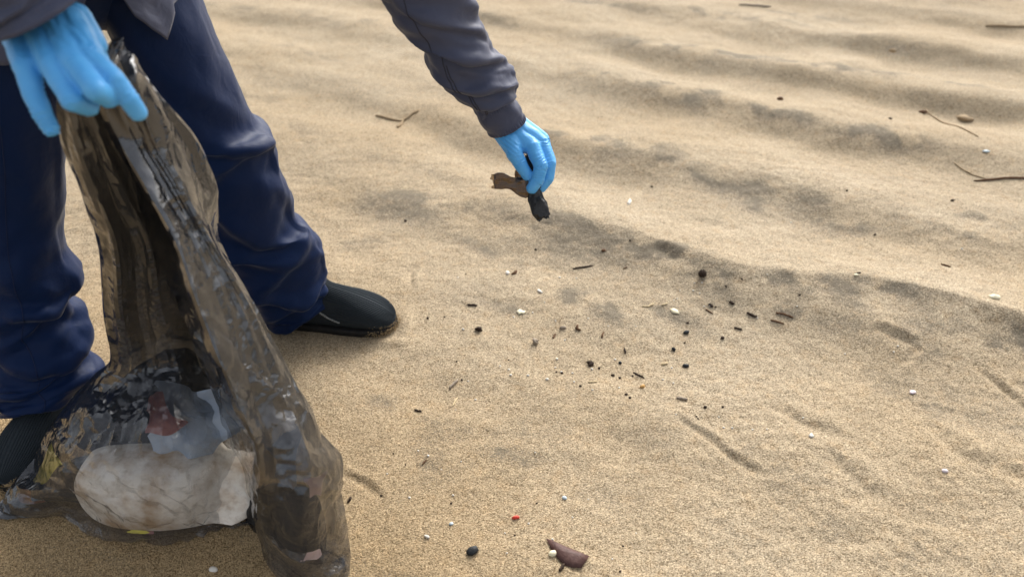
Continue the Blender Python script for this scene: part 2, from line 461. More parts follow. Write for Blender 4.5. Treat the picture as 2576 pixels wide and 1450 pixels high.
# dark heavy-mineral patches (a pigment of the sand): px, py, rx, ry, strength
PATCH = [(1690, 128, 120, 22, .8), (1838, 148, 45, 10, 1), (2050, 172, 130, 18, .8), (2330, 205, 170, 14, .7), (1600, 222, 130, 18, .6), (1750, 240, 100, 26, .7), (1955, 286, 75, 17, .9),
         (1470, 362, 150, 30, .8), (1640, 388, 60, 24, .7), (1700, 432, 60, 18, .8), (1800, 448, 95, 16, .8), (1930, 482, 130, 26, .8), (1875, 508, 40, 24, .8), (2200, 345, 90, 22, .9),
         (1075, 520, 130, 42, .75), (905, 590, 70, 45, .35), (1440, 588, 210, 30, .75), (1680, 645, 90, 26, .9), (1840, 700, 80, 20, .7), (2210, 775, 170, 40, .6), (2400, 850, 180, 50, .5),
         (2010, 790, 130, 32, .5), (1480, 775, 110, 45, .75), (1300, 765, 90, 22, .5), (1860, 40, 190, 14, .5), (1500, 12, 90, 10, .6), (2020, 32, 110, 10, .4), (2200, 110, 70, 14, .6),
         (2140, 560, 130, 34, .5), (2360, 585, 130, 30, .5), (955, 1015, 130, 45, .45), (1010, 1140, 100, 60, .35), (1280, 1130, 210, 60, .38), (1330, 480, 90, 20, .4), (900, 60, 160, 14, .35),
         (760, 130, 120, 10, .3), (640, 28, 140, 12, .4), (1180, 40, 150, 14, .35), (1250, 640, 90, 20, .5), (2500, 560, 100, 30, .5), (1700, 770, 70, 30, .5), (1520, 640, 90, 16, .6),
         (1900, 1170, 120, 40, .4), (2250, 960, 160, 60, .3), (2450, 1060, 150, 70, .35), (1500, 1100, 200, 70, .3), (2050, 1300, 250, 70, .25), (650, 240, 90, 14, .25), (780, 340, 110, 18, .25), (1050, 420, 120, 16, .3)]
x, y = XX.ravel(), YY.ravel()
mineral = np.zeros(len(x))
near = (np.hypot(x, y - 1.5) < 5)
xn, yn = x[near], y[near]
mineral_shade = np.zeros(len(xn))
for px, py, rx, ry, s in PATCH:
    cx, cy = GXY(px, py); ex, _ = GXY(px + rx, py); _, ey = GXY(px, py - ry)
    mineral_shade = np.maximum(mineral_shade, 1.05 * s * G(xn + 0.03 * vn2(xn * 7, yn * 7), yn + 0.05 * vn2(xn * 6 + 40, yn * 6), cx, cy, abs(ex - cx) * 1.25, max(abs(ey - cy) * .75, 0.02), -0.42))
vr = yn - np.interp(xn, RX, RY) + .03 * vn2(xn * 8, yn * 8)  # dark band below the crest: mineral sand plus the slope's shade, painted in
mineral_shade = np.maximum(mineral_shade, .85 * np.exp(-((vr + .055) / np.where(vr > -.055, .045, .09)) ** 2) * np.clip((xn + .1) / .2, 0, 1) * np.clip(.7 + .6 * vn2(xn * 3.1, yn * 3.1), .2, 1))
streak = fbm2((xn * .9 - yn * .42) * 2.2, (xn * .42 + yn * .9) * 9, 4)
blot = fbm2(xn * 13 + 7, yn * 16, 4)
mineral[near] = np.clip(mineral_shade * np.clip(0.62 + 2.3 * blot + 0.6 * streak, 0, 1.4) + 0.30 * np.clip(streak - 0.12, 0, 1) + 0.12 * np.clip(blot, 0, 1), 0, 1)
warm = np.clip(0.15 + 0.75 * np.clip((0.15 - x) / 1.0, 0, 1) * np.clip((1.75 - y) / 0.8, 0, 1) + 0.5 * np.clip((1.25 - y) / 0.55, 0, 1) * np.clip((0.4 - x) / 0.8, 0, 1) + 0.25 * fbm2(x * 2, y * 2, 3), 0, 1)
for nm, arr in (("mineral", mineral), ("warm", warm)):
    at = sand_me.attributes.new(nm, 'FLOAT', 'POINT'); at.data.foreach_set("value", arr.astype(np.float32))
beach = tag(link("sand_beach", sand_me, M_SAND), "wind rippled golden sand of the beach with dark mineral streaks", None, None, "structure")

# ------------------------------------------------------------------ bodies from blended limbs
def capsule(p0, r0, p1, r1, n=16, m=5, flat=None):
    p0, p1 = np.asarray(p0, float), np.asarray(p1, float)
    ax = p1 - p0; L = np.linalg.norm(ax); ax = ax / (L + 1e-9)
    e1 = np.cross(ax, [0, 0, 1.0] if abs(ax[2]) < 0.9 else [1.0, 0, 0]); e1 /= np.linalg.norm(e1); e2 = np.cross(ax, e1)
    rings = []
    for k in range(m): a = math.pi / 2 * (1 - (k + 0.5) / m); rings.append((p0 - ax * r0 * math.sin(a), r0 * math.cos(a)))
    for k in range(m): a = math.pi / 2 * ((k + 0.5) / m); rings.append((p1 + ax * r1 * math.sin(a), r1 * math.cos(a)))
    th = np.linspace(0, 2 * math.pi, n, endpoint=False)
    V = [c + r * (np.cos(th)[:, None] * e1 + np.sin(th)[:, None] * e2) for c, r in rings]
    nv = len(V) * n
    v = np.concatenate(V + [[p0 - ax * r0], [p1 + ax * r1]])
    F = []
    for i in range(len(V) - 1):
        for j in range(n): F.append((i * n + j, i * n + (j + 1) % n, (i + 1) * n + (j + 1) % n, (i + 1) * n + j))
    for j in range(n):
        F.append((nv, (j + 1) % n, j)); b = (len(V) - 1) * n; F.append((nv + 1, b + j, b + (j + 1) % n))
    return v, F
def blend(bones, voxel, smooth=6, name="mesh", factor=0.5):
    vv, ff, o = [], [], 0
    for p0, r0, p1, r1 in bones:
        v, f = capsule(p0, r0, p1, r1); vv.append(v); ff += [tuple(i + o for i in q) for q in f]; o += len(v)
    me = mesh(np.concatenate(vv), ff)
    ob = bpy.data.objects.new("tmp", me); col.objects.link(ob)
    md = ob.modifiers.new("r", 'REMESH'); md.mode = 'VOXEL'; md.voxel_size = voxel
    ms = ob.modifiers.new("s", 'SMOOTH'); ms.iterations = smooth; ms.factor = factor
    bpy.context.view_layer.update()
    out = bpy.data.meshes.new_from_object(ob.evaluated_get(bpy.context.evaluated_depsgraph_get()))
    bpy.data.objects.remove(ob); bpy.data.meshes.remove(me)
    out.name = name
    return out
def coords(me):
    a = np.empty(len(me.vertices) * 3, np.float32); me.vertices.foreach_get("co", a); return a.reshape(-1, 3).astype(float)
def normals(me):
    a = np.empty(len(me.vertices) * 3, np.float32); me.vertices.foreach_get("normal", a); return a.reshape(-1, 3).astype(float)
A = np.array
hipR, hipL = A([-.80, 1.20, .86]), A([-.67, 1.33, .86])
kneeR, ankR = A([-.885, 1.155, .50]), A([-.945, 1.105, .10])
kneeL, ankL = A([-.60, 1.36, .50]), A([-.535, 1.405, .10])
shR, shL = A([-.55, 1.0, 1.30]), A([-.33, 1.2, 1.06])
elR, elL = A([-.68, .98, 1.08]), A([-.15, 1.295, .825])
wrR, wrL = PD(100, 62, .90), PD(1288, 312, 1.46)
chest, pelvis = (shR + shL) / 2 + A([-.02, 0, -.01]), (hipR + hipL) / 2 + A([0, 0, .04])
mid = pelvis * .5 + chest * .5 + A([-.03, .02, .04])
neck = chest + A([.055, -.035, .09]); headc = neck + A([.075, -.05, .10])
body_me = blend([(hipR, .075, kneeR, .046), (kneeR, .046, ankR, .033), (hipL, .075, kneeL, .046), (kneeL, .046, ankL, .033),
                 (hipR, .10, hipL, .10), (pelvis, .11, mid, .10), (mid, .10, chest, .085), (chest, .075, shR, .05), (chest, .075, shL, .05),
                 (shR, .055, elR, .043), (elR, .042, wrR, .028), (shL, .055, elL, .043), (elL, .042, wrL, .028),
                 (chest + A([.03, -.02, .04]), .05, headc, .052), (headc, .078, headc + A([.03, -.03, .045]), .088), (headc + A([.045, -.04, -.03]), .05, headc + A([.06, -.05, -.05]), .035),
                 (headc + A([.085, -.065, .0]), .012, headc + A([.10, -.078, -.018]), .013),
                 (headc + A([.06, .055, .01]), .018, headc + A([.05, .075, .02]), .016), (headc + A([-.045, -.075, .01]), .018, headc + A([-.06, -.085, .02]), .016)], 0.010, 5, "body")
person = link("person", body_me, M_SKIN)
tag(person, "person in navy trousers and grey jacket bending over to pick up litter with blue gloves", "person")
hair_me = blend([(headc + A([-.01, .01, .05]), .085, headc + A([.02, -.015, .075]), .088), (headc + A([-.04, .03, 0]), .07, headc + A([-.05, .03, -.03]), .05)], 0.008, 3, "hair")
link("hair", hair_me, M_HAIR, person)
for s in (A([.088, -.028, .028]), A([.062, -.088, .028])):
    v, f = capsule(headc + s, .011, headc + s + A([.002, -.002, 0]), .011); link("eye", mesh(v, f, "eye"), M_EYE, person)

# ------------------------------------------------------------------ fabric tubes
def tube(rows, R, C, sup=2.0):
    """rows: left edge, right edge (sight lines) at ground distance Y, half depth, tilt of the depth axis"""
    cs, e1s, e2s = [], [], []
    for lx, ly, rx, ry, Y, rad, tl in rows:
        a, b = PY(lx, ly, Y), PY(rx, ry, Y)
        cs.append((a + b) / 2); e1s.append((b - a) / 2); e2s.append(A([0, rad, tl]))
    c, e1, e2 = catmull(cs, R), catmull(e1s, R), catmull(e2s, R)
    th = np.linspace(0, 2 * math.pi, C, endpoint=False)
    return c[:, None] + np.cos(th)[None, :, None] * e1[:, None] + np.sin(th)[None, :, None] * e2[:, None]
def turn_in(V, inward=0.82, n=3):
    c = V[-1].mean(0); d = V[-2].mean(0) - V[-1].mean(0); d /= np.linalg.norm(d)
    ex = [c + (V[-1] - c) * (1 - (1 - inward) * (k + 1) / n) + d * 0.006 * (k + 1) for k in range(n)]
    return np.concatenate([V, np.stack(ex)])
def folds(V, items):
    """push diagonal folds into a tube: (row 0..1, angle, span rows, span angle, slope, height)"""
    R, C = V.shape[:2]; N = grid_normals(V)
    u = np.linspace(0, 1, R)[:, None]; th = np.linspace(0, 2 * math.pi, C, endpoint=False)[None]
    c = V.mean(1, keepdims=True); sgn = np.sign((N * (V - c)).sum(-1).mean()); d = np.zeros((R, C))
    for u0, t0, su, st, sl, h in items:
        dt = (th - t0 + math.pi) % (2 * math.pi) - math.pi
        v = u - u0 - sl * dt
        w = np.exp(-(dt / st) ** 2)
        x = v / su
        d += h * w * (np.exp(-np.abs(x) ** 1.15) * 1.15 - 0.8 * np.exp(-(np.abs(x - 1.3) / .8) ** 1.4))
    return V + N * (sgn * d)[..., None]
legL_rows = [(235, -70, 470, -60, 1.33, .115, 0), (265, 0, 492, 0, 1.33, .11, 0), (335, 150, 556, 150, 1.335, .105, 0), (380, 240, 592, 235, 1.34, .10, 0), (405, 305, 630, 310, 1.345, .10, 0),
             (420, 345, 676, 345, 1.35, .10, 0), (430, 385, 690, 385, 1.355, .10, 0), (455, 460, 712, 460, 1.36, .098, 0), (505, 560, 744, 552, 1.375, .096, 0), (530, 605, 775, 585, 1.38, .096, 0),
             (560, 650, 808, 632, 1.385, .094, 0), (610, 705, 812, 680, 1.39, .088, 0), (640, 750, 818, 712, 1.395, .08, 0), (655, 790, 830, 735, 1.40, .072, 0), (692, 816, 833, 748, 1.40, .06, 0)]
legR_rows = [(-160, -90, 110, -60, 1.19, .115, 0), (-150, 60, 130, 70, 1.19, .115, 0), (-140, 200, 142, 205, 1.18, .11, 0), (-125, 350, 146, 350, 1.17, .105, 0), (-115, 500, 144, 490, 1.16, .10, 0),
             (-105, 600, 152, 600, 1.15, .10, 0), (-95, 690, 178, 690, 1.14, .10, 0), (-85, 735, 184, 732, 1.13, .10, 0), (-75, 775, 166, 768, 1.125, .092, 0), (-65, 815, 196, 815, 1.12, .095, 0),
             (-55, 865, 218, 872, 1.11, .10, 0), (-45, 900, 206, 902, 1.10, .095, 0), (-15, 950, 234, 940, 1.09, .10, -.02), (12, 980, 208, 968, 1.082, .09, -.03), (36, 1004, 166, 982, 1.078, .078, -.03), (38, 1014, 160, 990, 1.075, .075, -.03)]
uu = np.linspace(0, 1, 132)[:, None]
def leg(rows, seed, items, hem=0.94):
    V = tube(rows, 132, 96)
    V = folds(V, items)
    sv = 1.04 + 0.07 * np.clip((uu - 0.35) / 0.3, 0, 1)
    V = crumple(V, 1.03, sv, 170, 0.018, 0.4, 8, pin=((uu < 0.02) | (uu > 0.985)) * 0.9, seed=seed, jitter=0.014, jscale=7, grav=0.00006)
    V = relax(V, 2)
    Nn = grid_normals(V); sg_ = np.sign((Nn * (V - V.mean(1, keepdims=True))).sum(-1).mean()); tq = np.linspace(0, 9, 96, endpoint=False)[None]
    V = V + Nn * (sg_ * ((.0085 * tri2(tq * .75 + uu * 6 + seed, uu * 15 - tq * .5)) + .0036 * tri2(tq * 1.8 + seed, uu * 30 + tq * .9)) * np.clip((uu - .1) / .3, .35, 1))[..., None]
    V = relax(V, 1)
    V[:, :, 2] = np.maximum(V[:, :, 2], 0.012)
    return turn_in(V)
PI = math.pi
FL = [(.345, 5.5, .035, .9, .05, .012), (.43, 4.6, .022, 1.1, -.06, .010), (.52, 4.7, .03, 1.2, .09, .013), (.62, 4.4, .028, 1.0, .06, .013), (.70, 5.2, .028, 1.1, -.07, .015), (.78, 4.6, .026, 1.2, .07, .015),
      (.85, 5.0, .022, 1.3, -.04, .013), (.92, 4.6, .02, 1.4, .05, .012), (.25, 4.9, .05, .8, .10, .006), (.15, 5.2, .05, .8, .10, .006)]
FR = [(.36, 5.3, .03, .9, .08, .009), (.47, 5.6, .03, .9, .10, .012), (.55, 5.0, .03, 1.2, -.06, .012), (.64, 5.2, .028, 1.0, .07, .014), (.74, 4.9, .026, 1.2, -.06, .014), (.83, 4.6, .024, 1.4, .04, .015), (.91, 4.7, .02, 1.6, -.03, .012), (.20, 5.3, .05, .8, .08, .006)]
pv, pf = capsule(hipR + A([0, 0, .02]), .118, hipL + A([0, 0, .02]), .118, 32, 8)
VLL, VLR = leg(legL_rows, 3, FL), leg(legR_rows, 8, FR)
trousers_me = join_meshes([grid_mesh(VLL), grid_mesh(VLR), mesh(pv, pf)], "trousers")
trousers = link("trousers", trousers_me, M_TROUSER, person)

def seam_line(V, th0, i0, i1, r=.0009, wob=0.0):
    N = grid_normals(V); C = V.shape[1]
    c = V.mean(1, keepdims=True); s = np.sign((N * (V - c)).sum(-1).mean())
    j = int(th0 / (2 * PI) * C) % C
    P = V[i0:i1, j] + N[i0:i1, j] * s * .0006
    t2 = np.linspace(0, 2 * PI, 5, endpoint=False)
    e = A([.8, 0, .6]); f = A([0, 1, 0])
    return grid_mesh(P[:, None] + r * (np.cos(t2)[None, :, None] * e + np.sin(t2)[None, :, None] * f), name="seam")
def hem_line(V, row, r=.0008):
    c = V[row].mean(0); P = c + (V[row] - c) * 1.012; P = P - V[row].mean(0) + c
    t2 = np.linspace(0, 2 * PI, 5, endpoint=False); rad = (V[row] - c) / np.linalg.norm(V[row] - c, axis=1, keepdims=True)
    ring = P[None] + r * (np.cos(t2)[:, None, None] * rad[None] + np.sin(t2)[:, None, None] * A([0, 0, 1.0]))
    return grid_mesh(np.concatenate([ring, ring[:1]]), name="hem")
M_NAVYTHREAD = mat_plain("navy_thread", (0.004, 0.012, 0.05), (0.006, 0.016, 0.06), 0.7)
for V_ in (VLL, VLR):
    link("hem_stitching", hem_line(V_, 124), M_NAVYTHREAD, trousers)
link("side_seam", seam_line(VLL, 4.05, 20, 124), M_NAVYTHREAD, trousers)
link("side_seam", seam_line(VLR, 5.25, 20, 124), M_NAVYTHREAD, trousers)

# ------------------------------------------------------------------ boots
SEC = [(.095, .19, .028, .19, .032), (.105, .165, .022, .165, .036), (.116, .147, .016, .13, .039), (.126, .134, .010, .09, .041), (.138, .122, .000, .05, .040), (.150, .112, .010, .012, .038), (.168, .105, .05, .004, .040),
       (.192, .096, .11, .004, .043), (.216, .086, .17, .004, .049), (.240, .074, .215, .004, .051), (.262, .061, .25, .004, .048), (.279, .047, .274, .005, .039), (.290, .034, .289, .008, .026), (.2965, .022, .2965, .013, .008)]
def boot(heel, toe, name):
    S = catmull(SEC, 96); n = 480
    th = np.linspace(0, 2 * PI, n, endpoint=False)
    T = np.stack([S[:, 0], 0 * S[:, 0], S[:, 1]], 1); B = np.stack([S[:, 2], 0 * S[:, 0], S[:, 3]], 1)
    c = (T + B) / 2; up = (T - B) / 2; w = S[:, 4]
    f = lambda v, p: np.sign(v) * np.abs(v) ** p
    sn, cs = np.sin(th), np.cos(th)
    V = c[:, None] + (f(sn, .85))[None, :, None] * up[:, None] + (f(cs, .8)[None] * w[:, None])[..., None] * A([0, 1.0, 0])
    N = grid_normals(V); s = np.sign((N * (V - c[:, None])).sum(-1).mean())
    k = np.linspace(0, 1, 96)[:, None]
    m = np.clip((sn[None] + 0.15) * 6, 0, 1) * np.clip((0.985 - k) * 30, 0, 1)
    side = (np.abs(cs)[None] > 0.80) & (k < .52) & (k > 0.2)
    m = m * np.where(side, 0.0, 1.0)
    ridge = np.abs(np.sin(th * 30))[None] ** 0.6
    V = V + N * (s * m * (0.0024 * (ridge - 0.7)))[..., None]
    d = A(toe) - A(heel); a = math.atan2(d[1], d[0])
    Rm = A([[math.cos(a), -math.sin(a), 0], [math.sin(a), math.cos(a), 0], [0, 0, 1]])
    put = lambda P: (P @ Rm.T) + A([heel[0], heel[1], 0.002])
    root = link(name, grid_mesh(put(V), name="boot"), M_BOOT, person)
    # sole: a slab with a lip, following the outline
    ks = np.linspace(26, 95, 60).astype(int)
    xl = np.concatenate([[-.003], S[ks, 2] * .6 + S[ks, 0] * .4]); xl = np.linspace(-.004, .300, 50)
    wl = np.interp(xl, [-.004, 0, .01, .03, .06, .11, .17, .215, .25, .275, .29, .297, .300], [.001, .014, .026, .035, .039, .042, .050, .053, .050, .042, .029, .016, .001])
    out = np.concatenate([np.stack([xl, wl], 1), np.stack([xl[::-1], -wl[::-1]], 1)])
    rows = [np.column_stack([out * A([1, .96]), np.full(len(out), z)]) for z in (-.004,)] + [np.column_stack([out * A([1, s_]), np.full(len(out), z)]) for z, s_ in ((0, 1.0), (.008, 1.02), (.013, 1.0), (.015, .93))]
    top = np.column_stack([out * A([1, .2]), np.full(len(out), .012)])
    link("sole", grid_mesh(put(np.stack(rows + [top])), name="sole"), M_RUBBER, root)
    # grey zigzag seams at both sides of the ankle
    for sg in (1, -1):
        pts = []
        for kk in np.linspace(30, 56, 60):
            i = int(kk); f1 = kk - i
            ang = (0.55 - 0.030 * (kk - 30)) + 0.06 * math.sin(kk * 6.5) * 0.4
            ang = ang if sg > 0 else PI - ang
            j = ang / (2 * PI) * n; j0 = int(math.floor(j)) % n
            pts.append((V[i, j0] * (1 - f1) + V[min(i + 1, 95), j0] * f1) + A([0, sg * 0.0012, 0.001]))
        P = A(pts); th2 = np.linspace(0, 2 * PI, 6, endpoint=False)
        r = 0.0022 * (1 + 0.35 * np.sin(np.arange(60) * 2.1))
        ring = P[:, None] + r[:, None, None] * (np.cos(th2)[None, :, None] * A([.7, 0, .7]) + np.sin(th2)[None, :, None] * A([0, 1.0, 0]))
        link("seam", grid_mesh(put(ring), name="seam"), M_TRIM, root)
    return root, put, V
bootL, putL, VL = boot((-.580, 1.412), (-.285, 1.392), "boot")
bootR, putR, VR = boot((-.915, 1.185), (-.985, .897), "boot")
# sand grains stuck to the toe
def grains(pts, r0, r1, mat, name, parent, label=None):
    vv, ff = [], []
    base = A([(1, 0, 0), (-1, 0, 0), (0, 1, 0), (0, -1, 0), (0, 0, 1), (0, 0, -1)], float)
    F = [(0, 2, 4), (2, 1, 4), (1, 3, 4), (3, 0, 4), (2, 0, 5), (1, 2, 5), (3, 1, 5), (0, 3, 5)]
    for k, p in enumerate(pts):
        vv.append(base * RNG.uniform(.7, 1.2, (6, 1)) * RNG.uniform(r0, r1) + p); ff += [tuple(i + 6 * k for i in f) for f in F]
    o = link(name, mesh(np.concatenate(vv), ff, name), mat, parent, smooth=False)
    return tag(o, label, kind="stuff")
M_GRAIN = mat_plain("sand_grain", (0.55, 0.40, 0.22), (0.38, 0.26, 0.13), 0.9, 900)
for V_, put_, b_ in ((VL, putL, bootL), (VR, putR, bootR)):
    pts = []
    for _ in range(700):
        i = int(95 - abs(RNG.normal(0, 9))); j = int((RNG.uniform(PI, 2 * PI) if RNG.random() < .6 else (0 if b_ is bootR else 2 * PI) + RNG.normal(0, .25)) / (2 * PI) * 480) % 480
        if i < 60: continue
        p = V_[i, j].copy(); p[2] = abs(p[2])
        pts.append(p)
    for _ in range(500):
        ang = RNG.normal(-.5, .8); r = RNG.uniform(.9, 1.08)
        pts.append(A([.245 + .056 * math.cos(ang) * r, .053 * math.sin(ang) * r, RNG.uniform(.0, .014)]))
    grains(put_(A(pts)), .0006, .0015, M_GRAIN, "sand_crust", b_)

# ------------------------------------------------------------------ jacket
def jacket_torso():
    # rings along the bent back, hem first; hem height follows the open front with one long corner
    C = 96; th = np.linspace(0, 2 * PI, C, endpoint=False)
    fwd, left = A([.72, -.69, 0]), A([.69, .72, 0])
    ringdef = [(pelvis + A([.0, -.01, -.02]), .185, .165, A([0, 0, 0])), (pelvis + A([.01, -.01, .06]), .18, .16, A([0, 0, -.2])), (mid, .185, .15, A([0, 0, -.5])),
               (mid * .4 + chest * .6, .19, .15, A([0, 0, -.7])), (chest, .19, .145, A([0, 0, -.85])), (chest + A([.045, -.03, .05]), .135, .115, A([0, 0, -.9])), (neck, .08, .08, A([0, 0, -.9]))]
    rows = []
    for c, a, b, tl in ringdef:
        f = fwd + tl * 1.0; f /= np.linalg.norm(f)
        l = (shL - shR) / np.linalg.norm(shL - shR) * (0.2 + .8 * abs(tl[2])) + left * (.8 - .8 * abs(tl[2])); l /= np.linalg.norm(l)
        rows.append(c + np.cos(th)[:, None] * b * f + np.sin(th)[:, None] * a * l)
    return catmull(np.stack(rows), 90), th
V, th = jacket_torso()
# lower hem: front is th=0; the left front panel hangs to a corner, a notch beside it
hem = np.zeros(len(th))
for k, t in enumerate(th):
    tt = (t + PI) % (2 * PI) - PI
    hem[k] = np.interp(tt, [-3.2, -2.2, -1.4, -.9, -.45, -.12, .05, .28, .52, .8, 1.3, 2.2, 3.2], [.02, .04, .10, .12, .10, .03, -.02, .06, .10, .05, .03, .02, .02])
k = np.linspace(1, 0, 90)[:, None] ** 3
V[:, :, 2] -= (k * hem[None]) * 1.0
V = crumple(V, 1.04, 1.05, 90, 0.03, .3, 4, seed=5, jitter=.008, jscale=12)
jk = grid_mesh(V, name="jacket")
jacket = link("jacket", jk, M_JACKET, person)
md = jacket.modifiers.new("thickness", 'SOLIDIFY'); md.thickness = 0.002
slL_rows = [(860, -235, 1080, -330, 1.235, .085, 0), (905, -110, 1110, -215, 1.27, .08, 0), (968, -5, 1158, -100, 1.29, .076, 0), (998, 50, 1184, -25, 1.295, .074, 0), (1036, 92, 1204, 35, 1.30, .07, 0), (1062, 122, 1220, 80, 1.305, .068, 0), (1084, 172, 1240, 122, 1.31, .064, 0),
            (1110, 207, 1268, 152, 1.315, .062, 0), (1140, 234, 1290, 180, 1.32, .06, 0), (1168, 254, 1300, 206, 1.325, .056, 0), (1192, 276, 1294, 234, 1.33, .046, 0), (1200, 284, 1282, 246, 1.332, .034, 0)]
cfL_rows = [(1196, 272, 1280, 234, 1.33, .034, 0), (1204, 292, 1291, 250, 1.332, .037, 0), (1218, 316, 1308, 276, 1.337, .038, 0), (1231, 337, 1323, 300, 1.34, .037, 0)]
FS = [(.30, 4.9, .03, .9, .12, .010), (.42, 4.4, .03, .9, .12, .012), (.52, 5.3, .03, .9, .10, .012), (.64, 4.6, .03, 1.0, .10, .012), (.74, 5.2, .03, 1.0, .09, .014), (.84, 5.0, .028, 1.3, .05, .012), (.2, 5.2, .04, .8, .1, .005)]
u1 = np.linspace(0, 1, 120)[:, None]
V = folds(tube(slL_rows, 120, 80), FS)
V = relax(crumple(V, 1.03, 1.07, 150, .020, .35, 6, pin=((u1 < .02) | (u1 > .98)) * .9, seed=12, jitter=.009, jscale=10), 1)
tq = np.linspace(0, 9, 80, endpoint=False)[None]; Nn = grid_normals(V); sg_ = np.sign((Nn * (V - V.mean(1, keepdims=True))).sum(-1).mean())
V = relax(V + Nn * (sg_ * (.0060 * tri2(tq * .6 + u1 * 7, u1 * 11 - tq * .8) + .0030 * tri2(tq * 1.6, u1 * 24 - tq * 1.5)))[..., None], 1)
slL = V
sleeve = link("sleeve", grid_mesh(V, name="sleeve"), M_JACKET, jacket)
link("seam", seam_line(slL, 4.35, 10, 116), M_STITCH, sleeve)
link("seam", seam_line(slL, 4.43, 60, 116), M_STITCH, sleeve)
def cuff(rows, gathers, R=40, C=200, h=.0030):
    V = tube(rows, R, C); N = grid_normals(V); c = V.mean(1, keepdims=True); s = np.sign((N * (V - c)).sum(-1).mean())
    th = np.linspace(0, 2 * PI, C, endpoint=False)[None]; u = np.linspace(0, 1, R)[:, None]
    band = np.exp(-((u - .12) / .12) ** 2) + np.exp(-((u - .93) / .07) ** 2) * 1.1
    g = np.abs(np.sin(th * gathers / 2 + 1.3 * np.sin(th * 5) + .6 * np.sin(th * 11)))
    puff = 0.0035 * np.exp(-((u - .55) / .25) ** 2) + .003 * fbm3(V.reshape(-1, 3) * 45, 2).reshape(R, C) * (1 - np.clip(band, 0, 1))
    V = V + N * (s * (h * (g - .5) * band + puff))[..., None]
    return turn_in(V, .85)
link("cuff", grid_mesh(cuff(cfL_rows, 44), name="cuff"), M_JACKET, sleeve)
slR_rows = [(-368, -620, -98, -760, 1.0, 0.075, 0), (-338, -460, -68, -620, 0.99, 0.075, 0), (-258, -290, -8, -450, 0.965, 0.068, 0), (-178, -150, 52, -290, 0.93, 0.06, 0.01), (-97, -28, 117, -143, 0.895, 0.055, 0.004), (-38, 43, 161, -53, 0.875, 0.052, 0.006), (-18, 60, 180, -23, 0.872, 0.05, 0.006)]
cfR_rows = [(-28, 44, 174, -37, 0.875, 0.052, 0.006), (-14, 62, 184, -19, 0.871, 0.0515, 0.006), (-2, 75, 192, -5, 0.868, 0.05, 0.006), (0, 80, 195, 0, 0.867, 0.049, 0.006)]
V = folds(tube(slR_rows, 100, 80), [(.5, 4.8, .04, 1, .1, .006), (.7, 4.5, .04, 1, .1, .006), (.86, 4.7, .03, 1.2, -.06, .006)])
V = crumple(V, 1.03, 1.05, 120, .03, .3, 4, pin=(u1[:100] > 2) * 1.0, seed=21, jitter=.006, jscale=14)
sleeve2 = link("sleeve", grid_mesh(V, name="sleeve"), M_JACKET, jacket)
link("cuff", grid_mesh(cuff(cfR_rows, 70, h=.0018), name="cuff"), M_JACKET, sleeve2)

for sh_p, el_p in ((shL, elL), (shR, elR)):
    up_me = blend([(sh_p, .085, sh_p * .45 + el_p * .55, .074), (sh_p * .45 + el_p * .55, .074, el_p, .052), (chest * .4 + sh_p * .6, .095, sh_p, .085)], .007, 4, "upper_sleeve")
    X = coords(up_me); Nv = normals(up_me)
    d = sh_p - el_p; d = d / np.linalg.norm(d)
    X = X + Nv * (.006 * tri2((X @ d) * 34 + X[:, 0] * 9, X[:, 1] * 16) + .003 * fbm3(X * 30, 2))[:, None]
    up_me.vertices.foreach_set("co", X.astype(np.float32).ravel()); up_me.update()
    link("upper_sleeve", up_me, M_JACKET, jacket)

# ------------------------------------------------------------------ gloved hands
def glove(chains, palm, webs, name, seed):
    bones = []
    segs = []
    for pts, rad in chains:
        for i in range(len(pts) - 1):
            bones.append((pts[i], rad[i], pts[i + 1], rad[i + 1])); segs.append((A(pts[i]), A(pts[i + 1]), i))
    bones += palm + webs
    me = blend(bones, 0.0015, 4, "glove", .5)
    for _ in range(1):
        X, N = coords(me), normals(me)
        best = np.full(len(X), 9.0); tt = np.zeros(len(X)); axs = np.zeros((len(X), 3)); dj = np.full(len(X), 9.0)
        for a, b, i in segs:
            d = b - a; L = np.linalg.norm(d); s = np.clip(((X - a) @ d) / L ** 2, 0, 1)
            dist = np.linalg.norm(X - (a + s[:, None] * d), axis=1)
            m = dist < best; best[m] = dist[m]; tt[m] = (s[m] * L); axs[m] = d / L
            dj[m] = np.minimum(s[m], 1 - s[m])[...] * L
        on = np.clip((0.020 - best) / 0.006, 0, 1)
        along = (X * axs).sum(1)
        wv = along * 950 + 8 * fbm3(X * 60 + seed, 2)
        joint = np.exp(-(dj / .012) ** 2)
        d = 0.0011 * on * (0.3 + 0.9 * joint) * (1 - 2 * np.abs(np.sin(wv * .5)) ** .6) * np.clip(1.6 * fbm3(X * 48 + seed * 3, 2) + .35, 0, 1)
        st = X @ A([.55, .1, .8]) * 900 + 5 * fbm3(X * 30 + seed, 2)
        d += 0.0012 * (1 - on) * np.sin(st) * np.clip(fbm3(X * 26 + 5 + seed, 2) * 2.0 + .1, 0, 1)
        d += 0.0009 * fbm3(X * 60 + 9, 2)
        X = X + N * d[:, None]
        me.vertices.foreach_set("co", X.astype(np.float32).ravel()); me.update()
    return link(name, me, M_GLOVE, person)
D = PD
fr = [.0125, .0122, .0116, .0105]
